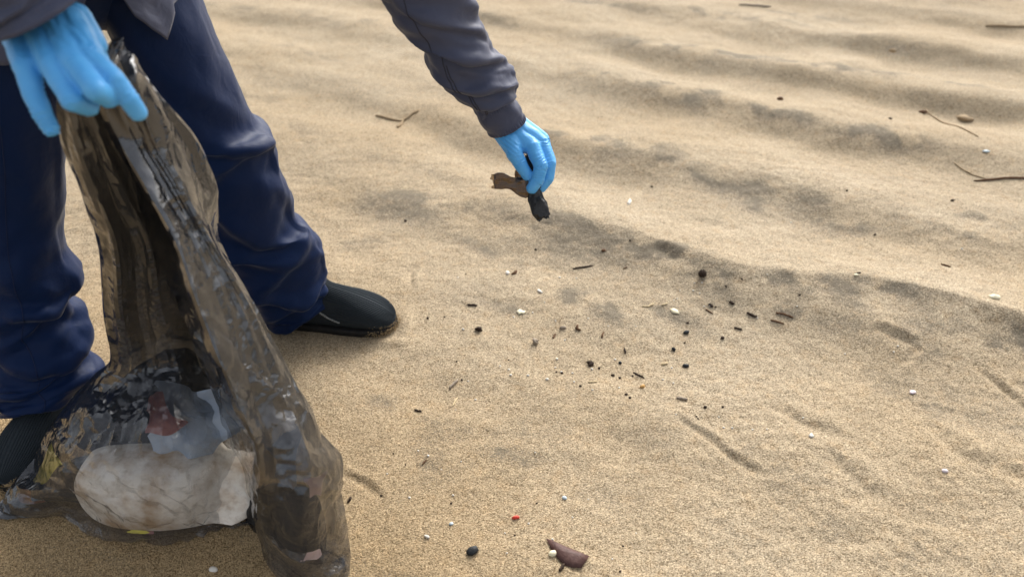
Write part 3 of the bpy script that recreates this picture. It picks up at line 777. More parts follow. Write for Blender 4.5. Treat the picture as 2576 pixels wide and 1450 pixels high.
gR_ch = [([D(226, 144, .858), D(286, 200, .846), D(322, 246, .858), D(347, 282, .874)], [.0150, .0126, .0120, .0108]),
         ([D(186, 156, .848), D(240, 226, .826), D(274, 244, .852), D(262, 222, .885)], [.0152, .0132, .0122, .0108]),
         ([D(136, 168, .850), D(182, 252, .832), D(222, 266, .860), D(214, 240, .888)], [.0150, .0130, .0120, .0106]),
         ([D(68, 168, .860), D(84, 234, .858), D(106, 286, .860), D(128, 324, .866)], [.0148, .0124, .0115, .0102]),
         ([D(205, 105, .905), D(240, 140, .918), D(262, 182, .925), D(266, 222, .918)], [.017, .0145, .0125, .0115])]
gR_palm = [(D(36, 0, .955), .035, D(85, 60, .92), .033), (D(90, -20, .96), .035, D(140, 45, .92), .030), (D(175, 60, .885), .021, D(226, 144, .860), .0165), (D(150, 70, .880), .021, D(186, 156, .850), .0165), (D(110, 88, .880), .021, D(138, 168, .852), .0165), (D(58, 112, .885), .020, D(70, 168, .862), .0165),
           (D(60, 95, .90), .024, D(78, 150, .875), .020), (D(190, 55, .90), .022, D(232, 112, .892), .017), (D(120, 70, .91), .026, D(170, 140, .885), .022), (D(70, 60, .925), .034, D(115, 85, .90), .026), (D(105, 35, .93), .036, D(150, 62, .90), .026),
           (D(100, 146, .875), .018, D(190, 146, .868), .02), (D(228, 112, .892), .014, D(232, 146, .87), .013)]
gR_web = [(D(188, 156, .860), .0115, D(222, 150, .864), .0115), (D(138, 166, .862), .0115, D(188, 158, .860), .0115), (D(72, 168, .870), .011, D(136, 168, .862), .0115)]
gloveR = glove(gR_ch, gR_palm, gR_web, "glove", 2.0)
Z = 1.455
gL_ch = [([D(1341, 372, Z - .014), D(1361, 418, Z - .024), D(1353, 452, Z - .018), D(1338, 473, Z - .010)], [.0158, .0140, .0130, .0115]),
         ([D(1362, 360, Z + .002), D(1382, 412, Z - .003), D(1378, 448, Z + .002), D(1362, 470, Z + .008)], [.0152, .0136, .0125, .0112]),
         ([D(1366, 354, Z + .020), D(1384, 404, Z + .020), D(1374, 440, Z + .022), D(1358, 458, Z + .024)], [.0135, .0118, .0110, .010]),
         ([D(1362, 350, Z + .036), D(1376, 392, Z + .038), D(1368, 422, Z + .040), D(1356, 440, Z + .040)], [.0122, .0105, .010, .009]),
         ([D(1286, 352, Z - .010), D(1294, 386, Z - .018), D(1311, 416, Z - .016), D(1327, 440, Z - .010)], [.0185, .0165, .0135, .0118])]
gL_palm = [(D(1270, 322, Z), .022, D(1338, 368, Z - .010), .0165), (D(1285, 312, Z), .022, D(1360, 358, Z + .004), .016), (D(1296, 308, Z + .01), .021, D(1366, 352, Z + .022), .014), (D(1290, 312, Z + .02), .02, D(1360, 350, Z + .036), .013),
           (D(1268, 330, Z), .024, D(1290, 368, Z - .012), .020), (D(1262, 300, Z), .030, D(1285, 322, Z), .027), (D(1300, 340, Z + .004), .022, D(1325, 366, Z), .016), (D(1296, 362, Z - .008), .016, D(1318, 372, Z - .008), .011)]
gL_web = [(D(1341, 372, Z - .010), .0135, D(1362, 362, Z + .002), .013), (D(1350, 392, Z - .012), .010, D(1370, 385, Z), .010)]
gloveL = glove(gL_ch, gL_palm, gL_web, "glove", 6.0)
gloveR["label"] = "blue glove closed on the rubbish bag"; gloveL["label"] = "blue glove pinching a black plastic scrap"

# ------------------------------------------------------------------ rubbish bag
def bagpt(t):
    return PY(*t) if t[2] is not None else on_sand(t[0], t[1], .006)
front = [
 [(200, 165, 0.93), (230, 140, 0.92), (262, 124, 0.93), (280, 122, 0.935), (292, 123, 0.935), (300, 124, 0.93), (322, 130, 0.935), (338, 138, 0.94), (346, 150, 0.95)],
 [(150, 240, 0.885), (176, 245, 0.875), (200, 240, 0.868), (220, 236, 0.872), (240, 236, 0.878), (252, 235, 0.866), (285, 228, 0.876), (322, 212, 0.884), (354, 202, 0.9)],
 [(166, 370, 0.895), (205, 372, 0.875), (240, 365, 0.888), (262, 358, 0.88), (292, 350, 0.91), (292, 352, 0.869), (335, 348, 0.885), (365, 345, 0.892), (395, 335, 0.898)],
 [(214, 500, 0.915), (250, 505, 0.885), (285, 500, 0.915), (320, 494, 0.9), (362, 480, 0.945), (362, 484, 0.85), (408, 470, 0.871), (440, 472, 0.88), (468, 478, 0.89)],
 [(254, 620, 0.935), (290, 625, 0.9), (335, 625, 0.94), (380, 618, 0.925), (430, 602, 0.975), (430, 608, 0.832), (480, 590, 0.856), (512, 600, 0.866), (538, 612, 0.88)],
 [(266, 770, 0.965), (305, 785, 0.925), (352, 790, 0.965), (405, 775, 0.955), (480, 750, 1.0), (480, 756, 0.799), (545, 735, 0.829), (595, 752, 0.845), (638, 778, 0.862)],
 [(284, 905, 0.985), (325, 915, 0.95), (380, 915, 0.965), (440, 902, 0.965), (528, 882, 1.01), (528, 888, 0.77), (602, 880, 0.798), (662, 905, 0.815), (716, 928, 0.842)],
 [(240, 948, 0.99), (300, 965, 0.94), (370, 965, 0.93), (450, 952, 0.94), (552, 936, 1.0), (554, 945, 0.758), (625, 945, 0.782), (690, 970, 0.8), (748, 986, 0.83)],
 [(158, 1034, 0.975), (225, 1040, 0.885), (330, 1040, 0.87), (450, 1028, 0.88), (578, 1008, 0.975), (586, 1015, 0.744), (650, 1010, 0.767), (720, 1035, 0.785), (782, 1048, 0.815)],
 [(112, 1120, 0.945), (190, 1150, 0.835), (320, 1150, 0.8), (470, 1132, 0.812), (612, 1108, 0.935), (628, 1118, 0.722), (690, 1135, 0.735), (770, 1145, 0.74), (838, 1158, 0.785)],
 [(40, 1222, 0.885), (165, 1245, 0.8), (330, 1255, 0.772), (490, 1240, 0.782), (630, 1212, 0.89), (648, 1228, 0.735), (705, 1255, 0.712), (795, 1265, 0.712), (864, 1262, 0.775)],
 [(4, 1284, None), (165, 1312, None), (330, 1352, None), (490, 1352, None), (618, 1320, None), (650, 1328, None), (698, 1420, None), (788, 1495, None), (868, 1450, None)]]
thick = [.04, .036, .06, .08, .085, .09, .09, .13, .17, .22, .22, .20]
flap = {2: (480, 350, .965), 3: (530, 478, .985), 4: (540, 606, .985), 1: (410, 245, .945)}
MATES = (8, 7, 6, 5, 3, 2, 1)
rows = []
for r, fr_ in enumerate(front):
    F_ = [bagpt(t) for t in fr_]
    back = []
    for kx, wk in zip(MATES, (.35, .8, .9, 1.0, 1.0, 1.0, .9)):
        p = F_[kx].copy(); y0 = p[1]
        p[1] += thick[r] * wk * (.75 if kx >= 5 and r > 3 else 1)
        if kx == 5 and r > 1: p[1] = max(p[1], F_[4][1] + .03)
        if kx >= 5: p[0] *= (p[1] / y0) ** (1.5 if kx > 6 else 1.2)
        if r >= 7 and kx != 8: p[2] = p[2] * .96
        back.append(p)
    if r in flap:
        back[0] = PY(*flap[r]); back[1] = back[1] * .6 + back[0] * .4 + A([-.02, .015, 0])
    rows.append(F_ + back)
# bottom: front and back run together into the seam underneath
last = A(rows[-1]); nb = len(last)
mate_of = {9 + i: k_ for i, k_ in enumerate(MATES)}; back_of = {v: k_ for k_, v in mate_of.items()}
cl = last.copy()
for j in range(nb):
    f = mate_of.get(j, j); b = back_of.get(f, f)
    cl[j] = last[f] * .5 + last[b] * .5
l2 = last * .55 + cl * .45; l2[:, 2] = .004
cl[:, 2] = .004
ctrl = np.stack([A(r) for r in rows] + [l2, cl])
RB, CB = 112, 132
tmp = catmull(ctrl, RB)
V = np.stack([catmull(tmp[i], CB, True) for i in range(RB)])
N = grid_normals(V)
sg = -1.0 if (N[36, 18] @ A([0, -1, .3])) < 0 else 1.0
U = np.linspace(0, 1, RB)[:, None]; TH = np.linspace(0, 16, CB, endpoint=False)[None]
wx, wy = TH + .5 * vn2(TH * .9, U * 5), U * 14 + .6 * vn2(TH * .8 + 9, U * 6)
fan = np.clip(1 - (U - .05) / .60, 0, 1) ** .8 * np.clip((U - .02) / .12, 0, 1)
stuffed = np.clip((U - .42) / .15, 0, 1)
pl = .011 * tri2(TH * 1.3 + U * 3, wy * .13) + .008 * tri2(TH * 2.6 + 5 + U * 5, wy * .22)
fc = .012 * tri2(wx * .8, wy * .8) + .0045 * tri2(wx * 1.7 + 11, wy * 1.7 + 4)
keep = 1 - .5 * np.clip(np.minimum(TH - 4.6, 8.6 - TH) / .6, 0, 1) * np.clip((.80 - U) / .1, 0, 1)      # the taut diagonal panel stays flat
V = V + N * (sg * (pl * (.1 + .9 * fan) * keep + fc * stuffed * keep))[..., None]
# creases radiating over the front lobe from where the film is caught at the base
pc = PY(530, 1305, .80)
X = V.reshape(-1, 3)
dx, dz = X[:, 0] - pc[0], (X[:, 2] - pc[2]) + 0.35 * (X[:, 1] - pc[1])
rr, an = np.hypot(dx, dz), np.arctan2(dz, dx)
cre = np.abs(np.sin(an * 8 + 1.6 * np.sin(an * 3 + 1)))
fmask = np.clip(np.minimum(TH - .4, 4.2 - TH) / .5, 0, 1) * np.clip(np.minimum(U - .55, .93 - U) / .05, 0, 1)
V = V + N * (sg * fmask * (.011 * (1 - cre) ** 1.6 * np.exp(-(rr / .26) ** 2)).reshape(RB, CB))[..., None]
def bag_floor(P): return np.full(len(P), .003)
V = crumple(V, 1.04 * keep + 1.005 * (1 - keep), 1.015 + .02 * stuffed * keep, 90, np.where(U < .14, .35, .05) + 0 * TH, .08, 3, floor=bag_floor, seed=31, jitter=.006, jscale=30, pin=(U < .01) * 1.0)
V[..., 2] = np.maximum(V[..., 2], .003)
# film in small flat triangles that meet in creases, split along the shorter diagonal
idx = np.arange(RB * CB).reshape(RB, CB); nx = np.roll(idx, -1, 1); P = V.reshape(-1, 3)
q = np.stack([idx[:-1], nx[:-1], nx[1:], idx[1:]], -1).reshape(-1, 4)
d1, d2 = np.linalg.norm(P[q[:, 0]] - P[q[:, 2]], axis=1), np.linalg.norm(P[q[:, 1]] - P[q[:, 3]], axis=1)
sh_ = d1 < d2
tri = np.concatenate([q[sh_][:, [0, 1, 2]], q[sh_][:, [0, 2, 3]], q[~sh_][:, [0, 1, 3]], q[~sh_][:, [1, 2, 3]]])
bag_me = mesh(P, tri, "bag")
# how many plies of film lie on each other: gathered at the fist, single where it is stretched over the foam
panel = np.clip(np.minimum(TH - 4.4, 9.0 - TH) / .7, 0, 1)
foam_front = np.clip(np.minimum(TH - .3, 4.5 - TH) / .4, 0, 1) * np.clip((U - .61) / .06, 0, 1) * np.clip((.96 - U) / .03, 0, 1)
plies = 1.55 + 1.05 * np.clip((.58 - U) / .25, 0, 1) + .7 * panel - 1.25 * foam_front + .55 * tri2(TH * 1.2 + U * 3, wy * .16) * (1 - foam_front)
plies = plies - 1.5 * panel * np.clip((U - .70) / .08, 0, 1)
plies = np.where(U < .10, np.minimum(plies, 1.3), np.clip(plies, .30, 4))
at = bag_me.attributes.new("plies", 'FLOAT', 'POINT'); at.data.foreach_set("value", plies.astype(np.float32).ravel())
bag = link("rubbish_bag", bag_me, M_BAG)
bag_me.set_sharp_from_angle(angle=math.radians(20))
tag(bag, "half full translucent dark grey plastic rubbish bag hanging from the glove onto the sand", "rubbish bag")

# ---- what is in the bag
def lump(center, radii, rot, seed, rough=.12, sub=4, sup=.75):
    bm = bmesh.new(); bmesh.ops.create_icosphere(bm, subdivisions=sub, radius=1.0)
    X = A([v.co[:] for v in bm.verts]); n = X.copy()
    X = np.sign(X) * np.abs(X) ** sup
    X = X + n * (rough * fbm3(n * 1.6 + seed, 3) + rough * .5 * fbm3(n * 4 + seed, 2))[:, None]
    me = bpy.data.meshes.new("lump"); bm.to_mesh(me); bm.free()
    X = X * A(radii)
    Rm = A(Matrix.Rotation(rot[2], 3, 'Z') @ Matrix.Rotation(rot[1], 3, 'Y') @ Matrix.Rotation(rot[0], 3, 'X'))
    X = X @ Rm.T + A(center)
    me.vertices.foreach_set("co", X.astype(np.float32).ravel()); me.update()
    return me
def sheet(center, size, rot, seed, crump=.02, n=22):
    u = np.linspace(-.5, .5, n); a_, b_ = np.meshgrid(u, u)
    a_, b_ = a_.ravel(), b_.ravel()
    p = np.stack([a_ * size[0] * (1 + .5 * vn2(b_ * 2 + seed, b_ * 0 + seed)), b_ * size[1] * (1 + .5 * vn2(a_ * 2 + seed + 9, a_ * 0)), 0 * a_], 1)
    p[:, 0] += .15 * size[0] * b_
    p[:, 2] += crump * tri2(a_ * size[0] * 24 + seed, b_ * size[1] * 24 + seed) + .4 * crump * tri2(a_ * size[0] * 60 + seed, b_ * size[1] * 60)
    p[:, 2] -= 5 * (p[:, 0] ** 2 + p[:, 1] ** 2)
    Rm = A(Matrix.Rotation(rot[2], 3, 'Z') @ Matrix.Rotation(rot[1], 3, 'Y') @ Matrix.Rotation(rot[0], 3, 'X'))
    me = grid_mesh((p @ Rm.T + A(center)).reshape(n, n, 3), closed=False, name="sheet")
    me.set_sharp_from_angle(angle=math.radians(20))
    return me
def mat_foam():
    t = NT("dirty_white_foam")
    c = t.mix(t.ramp(t.noise(9, 5, 0.6), [(0.47, 0.0), (0.66, 1.0)]), (0.93, 0.86, 0.76), (0.50, 0.34, 0.20))
    c = t.mix(t.ramp(t.noise(60, 3, 0.6), [(0.5, 0.0), (0.8, 0.5)]), c, (0.30, 0.20, 0.12))
    return t.done(t.principled(c, 0.8, t.bump(t.noise(120, 3), 0.002, 0.6)))
M_FOAM = mat_foam()
from mathutils.bvhtree import BVHTree
_Vs = relax(V, 8, .6); _bn = grid_normals(_Vs) * sg
_bv = BVHTree.FromPolygons([tuple(p) for p in _Vs.reshape(-1, 3)], [tuple(int(i) for i in f) for f in tri])
_tn = _bn.reshape(-1, 3)[tri].mean(1)
def inside(me, gap=.004):
    """press a thing's surface back inside the bag's film"""
    for g in (gap + .006, gap + .003):
        X = coords(me)
        for i, p in enumerate(X):
            loc, nn, fi, dist = _bv.find_nearest(Vector(p))
            n = _tn[fi]; n = n / (np.linalg.norm(n) + 1e-9)
            if float((p - np.array(loc)) @ n) > -g: X[i] = np.array(loc) - n * g
        X[:, 2] = np.maximum(X[:, 2], .008)
        me.vertices.foreach_set("co", X.astype(np.float32).ravel()); me.update()
        bm = bmesh.new(); bm.from_mesh(me)
        for _ in range(2): bmesh.ops.smooth_vert(bm, verts=bm.verts, factor=.4, use_axis_x=True, use_axis_y=True, use_axis_z=True)
        bm.to_mesh(me); bm.free(); me.update()
    return me
M_BLUE = mat_plain("pale_blue_plastic", (0.36, 0.44, 0.56), (0.50, 0.56, 0.64), 0.5, 25, .002)
M_PINK = mat_plain("dusty_pink_plastic", (0.36, 0.16, 0.16), (0.44, 0.22, 0.21), 0.5, 25, .002)
M_YEL = mat_plain("yellow_wrapper", (0.75, 0.62, 0.04), (0.82, 0.74, 0.14), 0.4, 25, .002)
M_ORG = mat_plain("orange_brown_scrap", (0.42, 0.12, 0.04), (0.30, 0.10, 0.05), 0.5, 40, .002)
M_DARK = mat_plain("dark_netting", (0.010, 0.010, 0.011), (0.025, 0.023, 0.02), 0.6, 40, .004)
M_GREYP = mat_plain("grey_sheet", (0.22, 0.24, 0.28), (0.32, 0.34, 0.38), 0.45, 20, .002)
M_PALEPINK = mat_plain("pale_pink_card", (0.66, 0.44, 0.42), (0.74, 0.54, 0.50), 0.6, 25, .001)
M_TAN = mat_plain("tan_card", (0.55, 0.40, 0.24), (0.62, 0.48, 0.31), 0.8, 25, .001)
def content(name, me, mat, label, cat, gap=.004): return tag(link(name, inside(me, gap), mat), label, cat)
content("foam_block", lump(PY(430, 1220, .875), (.165, .10, .092), (-.25, .12, .05), 3, .06), M_FOAM, "sand stained white foam block showing through the front of the bag", "foam block", .006)
content("rubbish_lump", lump(PY(390, 1020, .985), (.17, .085, .085), (0, .1, .1), 5, .15), M_DARK, "wide dark lump in the bag behind and above the foam block", "rubbish lump", .026)
content("rubbish_lump", lump(PY(205, 1235, .90), (.085, .07, .06), (0, .1, .2), 8, .2), M_DARK, "dark flattened lump in the bag below the yellow wrapper", "rubbish lump", .022)
content("rubbish_lump", lump(PY(745, 1320, .81), (.085, .07, .125), (0, -.15, .1), 11, .15), M_DARK, "tall dark lump filling the bag's right hand lobe", "rubbish lump", .018)
content("plastic_sheet", sheet(PY(475, 1065, .90), (.13, .11), (.9, .2, .1), 4), M_BLUE, "crumpled pale blue plastic sheet inside the bag above the foam block", "plastic sheet", .006)
content("plastic_scrap", sheet(PY(400, 1045, .895), (.055, .065), (1.0, -.3, .4), 9), M_PINK, "dusty pink plastic scrap in the bag left of the blue sheet", "plastic scrap", .005)
content("wrapper", sheet(PY(108, 1175, .905), (.05, .07), (.9, -.3, .5), 15, .012), M_YEL, "bright yellow wrapper in the left corner of the bag", "wrapper", .003)
content("plastic_scrap", sheet(PY(75, 1268, .875), (.07, .03), (.7, -.2, -.4), 17, .008), M_ORG, "orange brown plastic scrap in the bag's left tail", "plastic scrap", .003)
content("wrapper", sheet(PY(345, 1338, .790), (.03, .022), (.9, .2, -.3), 19, .006), M_YEL, "small yellow wrapper under the foam block at the bag's bottom edge", "wrapper", .002)
content("plastic_scrap", sheet(PY(368, 1342, .790), (.02, .02), (.9, .2, .5), 20, .005), M_PINK, "tiny red pink scrap beside the small yellow wrapper in the bag", "plastic scrap", .002)
content("plastic_sheet", sheet(PY(720, 1160, .80), (.06, .11), (1.25, .1, .15), 23, .016), M_GREYP, "crumpled grey plastic sheet at the top of the bag's right lobe", "plastic sheet", .006)
content("card_piece", sheet(PY(795, 1222, .775), (.032, .028), (1.1, .2, .5), 25, .005), M_PALEPINK, "pale pink card piece in the bag's right lobe", "card piece", .004)
content("card_piece", sheet(PY(838, 1300, .79), (.030, .06), (1.2, .2, .1), 27, .005), M_TAN, "tan card piece against the right side of the bag's right lobe", "card piece", .004)
content("card_piece", sheet(PY(795, 1425, .755), (.03, .03), (.9, .2, .4), 29, .003), M_PALEPINK, "pale pink card piece at the very bottom of the bag's right lobe", "card piece", .004)
content("plastic_scrap", sheet(PY(542, 985, .97), (.022, .016), (1.0, .2, .2), 33, .005), M_PINK, "small red pink scrap high in the bag beside the diagonal fold", "plastic scrap", .004)

# ------------------------------------------------------------------ plastic scrap in the pinching glove
def ribbon(path, widths, R, C, wd, seed, mat, name, parent=None, thick=.004, crum=.0015):
    P, W = catmull(path, R), catmull(A(widths)[:, None], R)[:, 0]
    T = np.gradient(P, axis=0); T /= np.linalg.norm(T, axis=1, keepdims=True)
    view = P - ORG; view /= np.linalg.norm(view, axis=1, keepdims=True)
    e1 = np.cross(T, view); e1 /= np.linalg.norm(e1, axis=1, keepdims=True); e2 = np.cross(e1, T)
    th = np.linspace(0, 2 * PI, C, endpoint=False)
    V = P[:, None] + W[:, None, None] * (np.cos(th)[None, :, None] * e1[:, None]) + thick * (np.sin(th)[None, :, None] * e2[:, None])
    N = grid_normals(V); X = V.reshape(-1, 3); L_ = np.linalg.norm(np.diff(P, axis=0), axis=1).sum()
    rag = .007 * vn2(th * 2.5 + seed, th * 0 + seed); V[0] += T[0] * rag[:, None]; V[-1] += T[-1] * rag[:, None]
    d = .6 * crum * (1 - 2.2 * np.abs(fbm3(X * 75 + seed, 3))) + crum * .5 * fbm3(X * 190, 2)
    V = V + N * (d.reshape(R, C) + .0022 * tri2(np.linspace(0, L_ * 60, R)[:, None] + seed + 0 * th[None], th[None] * 1.3 + seed))[..., None] + .0015 * np.stack([vn3(X * 60 + s) for s in (1, 20, 40)], -1).reshape(R, C, 3)
    return link(name, grid_mesh(V, name=name), mat, parent)
sz = Z - .004
scrap = ribbon([D(1240, 456, sz - .01), D(1262, 455, sz - .008), D(1285, 460, sz - .004), D(1310, 468, sz), D(1332, 472, sz), D(1345, 480, sz + .002)], [.0150, .0165, .0130, .018, .022, .016], 70, 56, 0, 3, M_SCRAP, "plastic_scrap", thick=.0022)
tag(scrap, "torn black brown plastic film scrap pinched in the blue glove", "plastic scrap")
ribbon([D(1338, 474, sz + .004), D(1346, 492, sz), D(1354, 515, sz - .004), D(1362, 536, sz - .006), D(1367, 548, sz - .006)], [.010, .0145, .0165, .0165, .0135], 60, 48, 0, 8, M_SCRAP_BLACK, "twisted_tail", scrap, thick=.005, crum=.0012)
ribbon([D(1328, 392, Z + .004), D(1334, 412, Z + .002), D(1338, 436, Z), D(1336, 462, Z)], [.004, .009, .012, .014], 40, 32, 0, 12, M_SCRAP_BLACK, "crumpled_top", scrap, thick=.006, crum=.0012)
ribbon([D(1304, 418, Z + .006), D(1305, 434, Z + .004), D(1312, 452, Z + .002)], [.004, .009, .012], 30, 28, 0, 15, M_SCRAP, "torn_flap", scrap, thick=.003, crum=.001)

# ------------------------------------------------------------------ litter and flotsam on the sand
M = {
 'dark': mat_plain("dark_wood", (0.022, 0.014, 0.010), (0.06, 0.036, 0.022), 0.85, 200, .001),
 'brown': mat_plain("brown_wood", (0.09, 0.045, 0.022), (0.15, 0.08, 0.04), 0.85, 200, .001),
 'grey': mat_plain("grey_driftwood", (0.25, 0.20, 0.15), (0.36, 0.30, 0.23), 0.9, 200, .001),
 'straw': mat_plain("straw", (0.50, 0.38, 0.22), (0.62, 0.50, 0.31), 0.8, 200, .0008),
 'tanstick': mat_plain("tan_driftwood", (0.30, 0.22, 0.13), (0.38, 0.28, 0.17), 0.9, 60, .001),
 'white': mat_plain("white_shell", (0.62, 0.57, 0.49), (0.74, 0.70, 0.63), 0.5, 200, .0006),
 'cream': mat_plain("cream_shell", (0.72, 0.64, 0.42), (0.80, 0.74, 0.55), 0.55, 120, .0008),
 'black': mat_plain("black_stone", (0.010, 0.011, 0.012), (0.026, 0.028, 0.03), 0.6, 200, .001),
 'red': mat_plain("red_plastic", (0.62, 0.05, 0.035), (0.70, 0.08, 0.05), 0.4, 100, .0005),
 'leaf': mat_plain("dead_leaf", (0.055, 0.022, 0.018), (0.10, 0.05, 0.04), 0.6, 120, .001),
 'bluegrey': mat_plain("blue_grey_glass", (0.42, 0.50, 0.54), (0.52, 0.58, 0.60), 0.4, 100, .0005),
 'lilac': mat_plain("lilac_shell", (0.60, 0.50, 0.52), (0.70, 0.62, 0.62), 0.5, 100, .0005),
 'orange': mat_plain("orange_shell", (0.45, 0.24, 0.07), (0.55, 0.33, 0.12), 0.6, 150, .0008)}
def wpx(p): return np.linalg.norm(p - ORG) / FP          # metres for one measured pixel, near p
def twig(a, b, wid, bend=0.0, lift=None, rough=.12):
    p0, p1 = on_sand(*a), on_sand(*b)
    n = 9; P = p0 + np.linspace(0, 1, n)[:, None] * (p1 - p0)
    L = np.linalg.norm(p1 - p0); r = wid * wpx((p0 + p1) / 2) / 2
    side = np.cross(p1 - p0, [0, 0, 1.0]); side /= np.linalg.norm(side) + 1e-9
    P += (np.sin(np.linspace(0, PI, n)) * bend * L)[:, None] * side + RNG.normal(0, r * .25, (n, 3))
    P[:, 2] = H(P[:, 0], P[:, 1]) + r * (.65 if lift is None else lift)
    th = np.linspace(0, 2 * PI, 7, endpoint=False); T = (p1 - p0) / (L + 1e-9); e2 = np.cross(side, T)
    rad = r * (1 + RNG.normal(0, rough, n)) * np.interp(np.linspace(0, 1, n), [0, .06, .5, .94, 1], [.55, .95, 1.05, .85, .4])
    V = P[:, None] + rad[:, None, None] * (np.cos(th)[None, :, None] * side + np.sin(th)[None, :, None] * e2)
    g = V.reshape(-1, 3); F = []
    for i in range(n - 1):
        for j in range(7): F.append((i * 7 + j, i * 7 + (j + 1) % 7, i * 7 + 7 + (j + 1) % 7, i * 7 + 7 + j))
    F += [tuple(range(6, -1, -1)), tuple(range((n - 1) * 7, n * 7))]
    return mesh(g, F, "twig"), P.mean(0)
def pebble(x, y, w, flat=.6, rough=.25, asp=.75, sub=2, sink=.25):
    p = on_sand(x, y); r = w * wpx(p) / 2; s = RNG.uniform(0, 50)
    bm = bmesh.new(); bmesh.ops.create_icosphere(bm, subdivisions=sub, radius=1.0)
    X = A([v.co[:] for v in bm.verts]); X = X * (1 + rough * fbm3(X * 1.3 + s, 2))[:, None]
    me = bpy.data.meshes.new("pebble"); bm.to_mesh(me); bm.free()
    a = RNG.uniform(-.5, .5); X = X * A([r, r * asp, r * flat])
    X = X @ A([[math.cos(a), math.sin(a), 0], [-math.sin(a), math.cos(a), 0], [0, 0, 1]])
    X = X + p + A([0, 0, r * flat * (1 - 2 * sink)])
    me.vertices.foreach_set("co", X.astype(np.float32).ravel()); me.update()
    return me, p
def chip(pts, thick=1.2, cup=.12, tilt=(0, 0)):
    """thin irregular flake from its outline on the sand"""
    P = A([on_sand(*q) for q in pts]); c = P.mean(0); k = wpx(c); n = len(P)
    R = np.linalg.norm((P - c)[:, :2], axis=1).mean()
    rings = [c + (P - c) * s for s in (1.0, .6, .15)]
    top, bot = [], []
    for ring, s in zip(rings, (1, .6, .15)):
        z = cup * R * (1 - s * s) + RNG.normal(0, .02 * R, n) + tilt[0] * (ring[:, 0] - c[0]) + tilt[1] * (ring[:, 1] - c[1])
        t = ring.copy(); t[:, 2] = H(ring[:, 0], ring[:, 1]) * .3 + c[2] * .7 + z + thick * k + .0015; top.append(t)
        b = t.copy(); b[:, 2] -= thick * k; bot.append(b)
    V = np.stack([bot[2], bot[1], bot[0], top[0], top[1], top[2]])
    lowest = (V[..., 2] - H(V[..., 0], V[..., 1])).min()
    if lowest < -.001: V[..., 2] -= lowest + .001
    F = []
    for i in range(5):
        for j in range(n): F.append((i * n + j, i * n + (j + 1) % n, (i + 1) * n + (j + 1) % n, (i + 1) * n + j))
    F += [tuple(range(n - 1, -1, -1)), tuple(range(5 * n, 6 * n))]
    return mesh(V.reshape(-1, 3), F, "chip"), c
def blob_outline(x, y, w, h, n=8, rot=0):
    out = []
    for k in range(n):
        a = 2 * PI * k / n; r = 1 + RNG.normal(0, .14)
        u, v = w / 2 * math.cos(a) * r, h / 2 * math.sin(a) * r
        out.append((x + u * math.cos(rot) - v * math.sin(rot), y + u * math.sin(rot) + v * math.cos(rot)))
    return out
def put(name, res, mat, label, cat, group=None, smooth=True):
    o = link(name, res[0], M[mat], None, smooth)
    return tag(o, label, cat, group)
T = lambda a, b, w, m, label, **k: put("twig", twig(a, b, w, **k), m, label, "twig", "twigs scattered on the sand")
T((1442, 676), (1492, 668), 4.5, 'dark', "long thin dark twig lying alone below the sand ridge", bend=.06)
T((1175, 767), (1201, 768), 5, 'dark', "short straight dark stick between the boot toe and the cream chip")
T((1288, 690), (1298, 681), 6.5, 'brown', "stubby bent brown twig next to a round white shell", bend=.25)
T((1453, 818), (1461, 832), 7.5, 'brown', "curled brown bark twig right of a grey chip", bend=.3)
T((1513, 850), (1519, 834), 5, 'brown', "upright looking brown splinter right of the curled bark twig")
T((1392, 851), (1397, 840), 5, 'brown', "small brown splinter above the snail shell")
T((1570, 876), (1574, 890), 5, 'dark', "short dark splinter in the middle of the litter patch")
T((1594, 938), (1620, 950), 4.5, 'dark', "slanting dark twig right of the dark crumbs")
T((1663, 917), (1680, 913), 6, 'straw', "short pale straw piece left of the lower dark seed")
T((1478, 961), (1503, 960), 5, 'straw', "straight pale straw piece below the dark crumbs")
T((1131, 977), (1152, 955), 6.5, 'grey', "grey weathered stick slanting up beside a black speck")
T((1137, 1023), (1150, 1001), 4, 'straw', "thin straw slanting below the grey weathered stick")
T((1043, 1031), (1061, 1035), 5, 'dark', "small dark twig nearest to the bag's long straight edge")
T((1702, 1001), (1730, 1004), 8, 'grey', "broad pale grey driftwood splinter below the two dark seeds")
T((1775, 778), (1794, 790), 4, 'brown', "thin brown twig right of the cream leaf flake")
T((1846, 824), (1867, 829), 5, 'dark', "short dark twig right of the seeds, alone on the slope")
T((1615, 771), (1645, 763), 5, 'straw', "curved pale straw left of the cream leaf flake", bend=.15)
T((1664, 767), (1679, 763), 4, 'straw', "small pale straw above the cream leaf flake")
T((1879, 787), (1904, 797), 6.5, 'dark', "thick dark twig at the right end of the debris line", bend=.08)
T((1950, 787), (1995, 799), 5, 'brown', "long brown stalk farthest right in the debris line", bend=-.05)
T((1938, 805), (1974, 814), 4.5, 'brown', "brown stalk just below the long brown stalk")
T((1062, 1168), (1074, 1155), 4.5, 'brown', "small brown twig beside two white pebbles near the bag")
T((1408, 1436), (1418, 1418), 8, 'dark', "stubby dark twig under the tip of the dead leaf")
T((2150, 688), (2166, 686), 3.5, 'dark', "tiny dark twig beside a cream shell on the far slope")
T((2366, 664), (2392, 672), 4, 'brown', "small brown twig on the far right slope")
T((2450, 456), (2600, 449), 5, 'brown', "long thin brown stick at the right edge of the sand", bend=-.05)
T((2330, 275), (2460, 345), 4, 'tanstick', "long brown stalk half buried in the far debris")
T((2480, 60), (2600, 68), 4, 'tanstick', "brown stalk at the far upper right of the sand")
T((1860, 14), (1940, 18), 5, 'grey', "grey stalk at the far top edge of the sand")
T((2400, 408), (2490, 452), 3, 'tanstick', "thin brown stalk above the stick at the right edge", bend=.1)
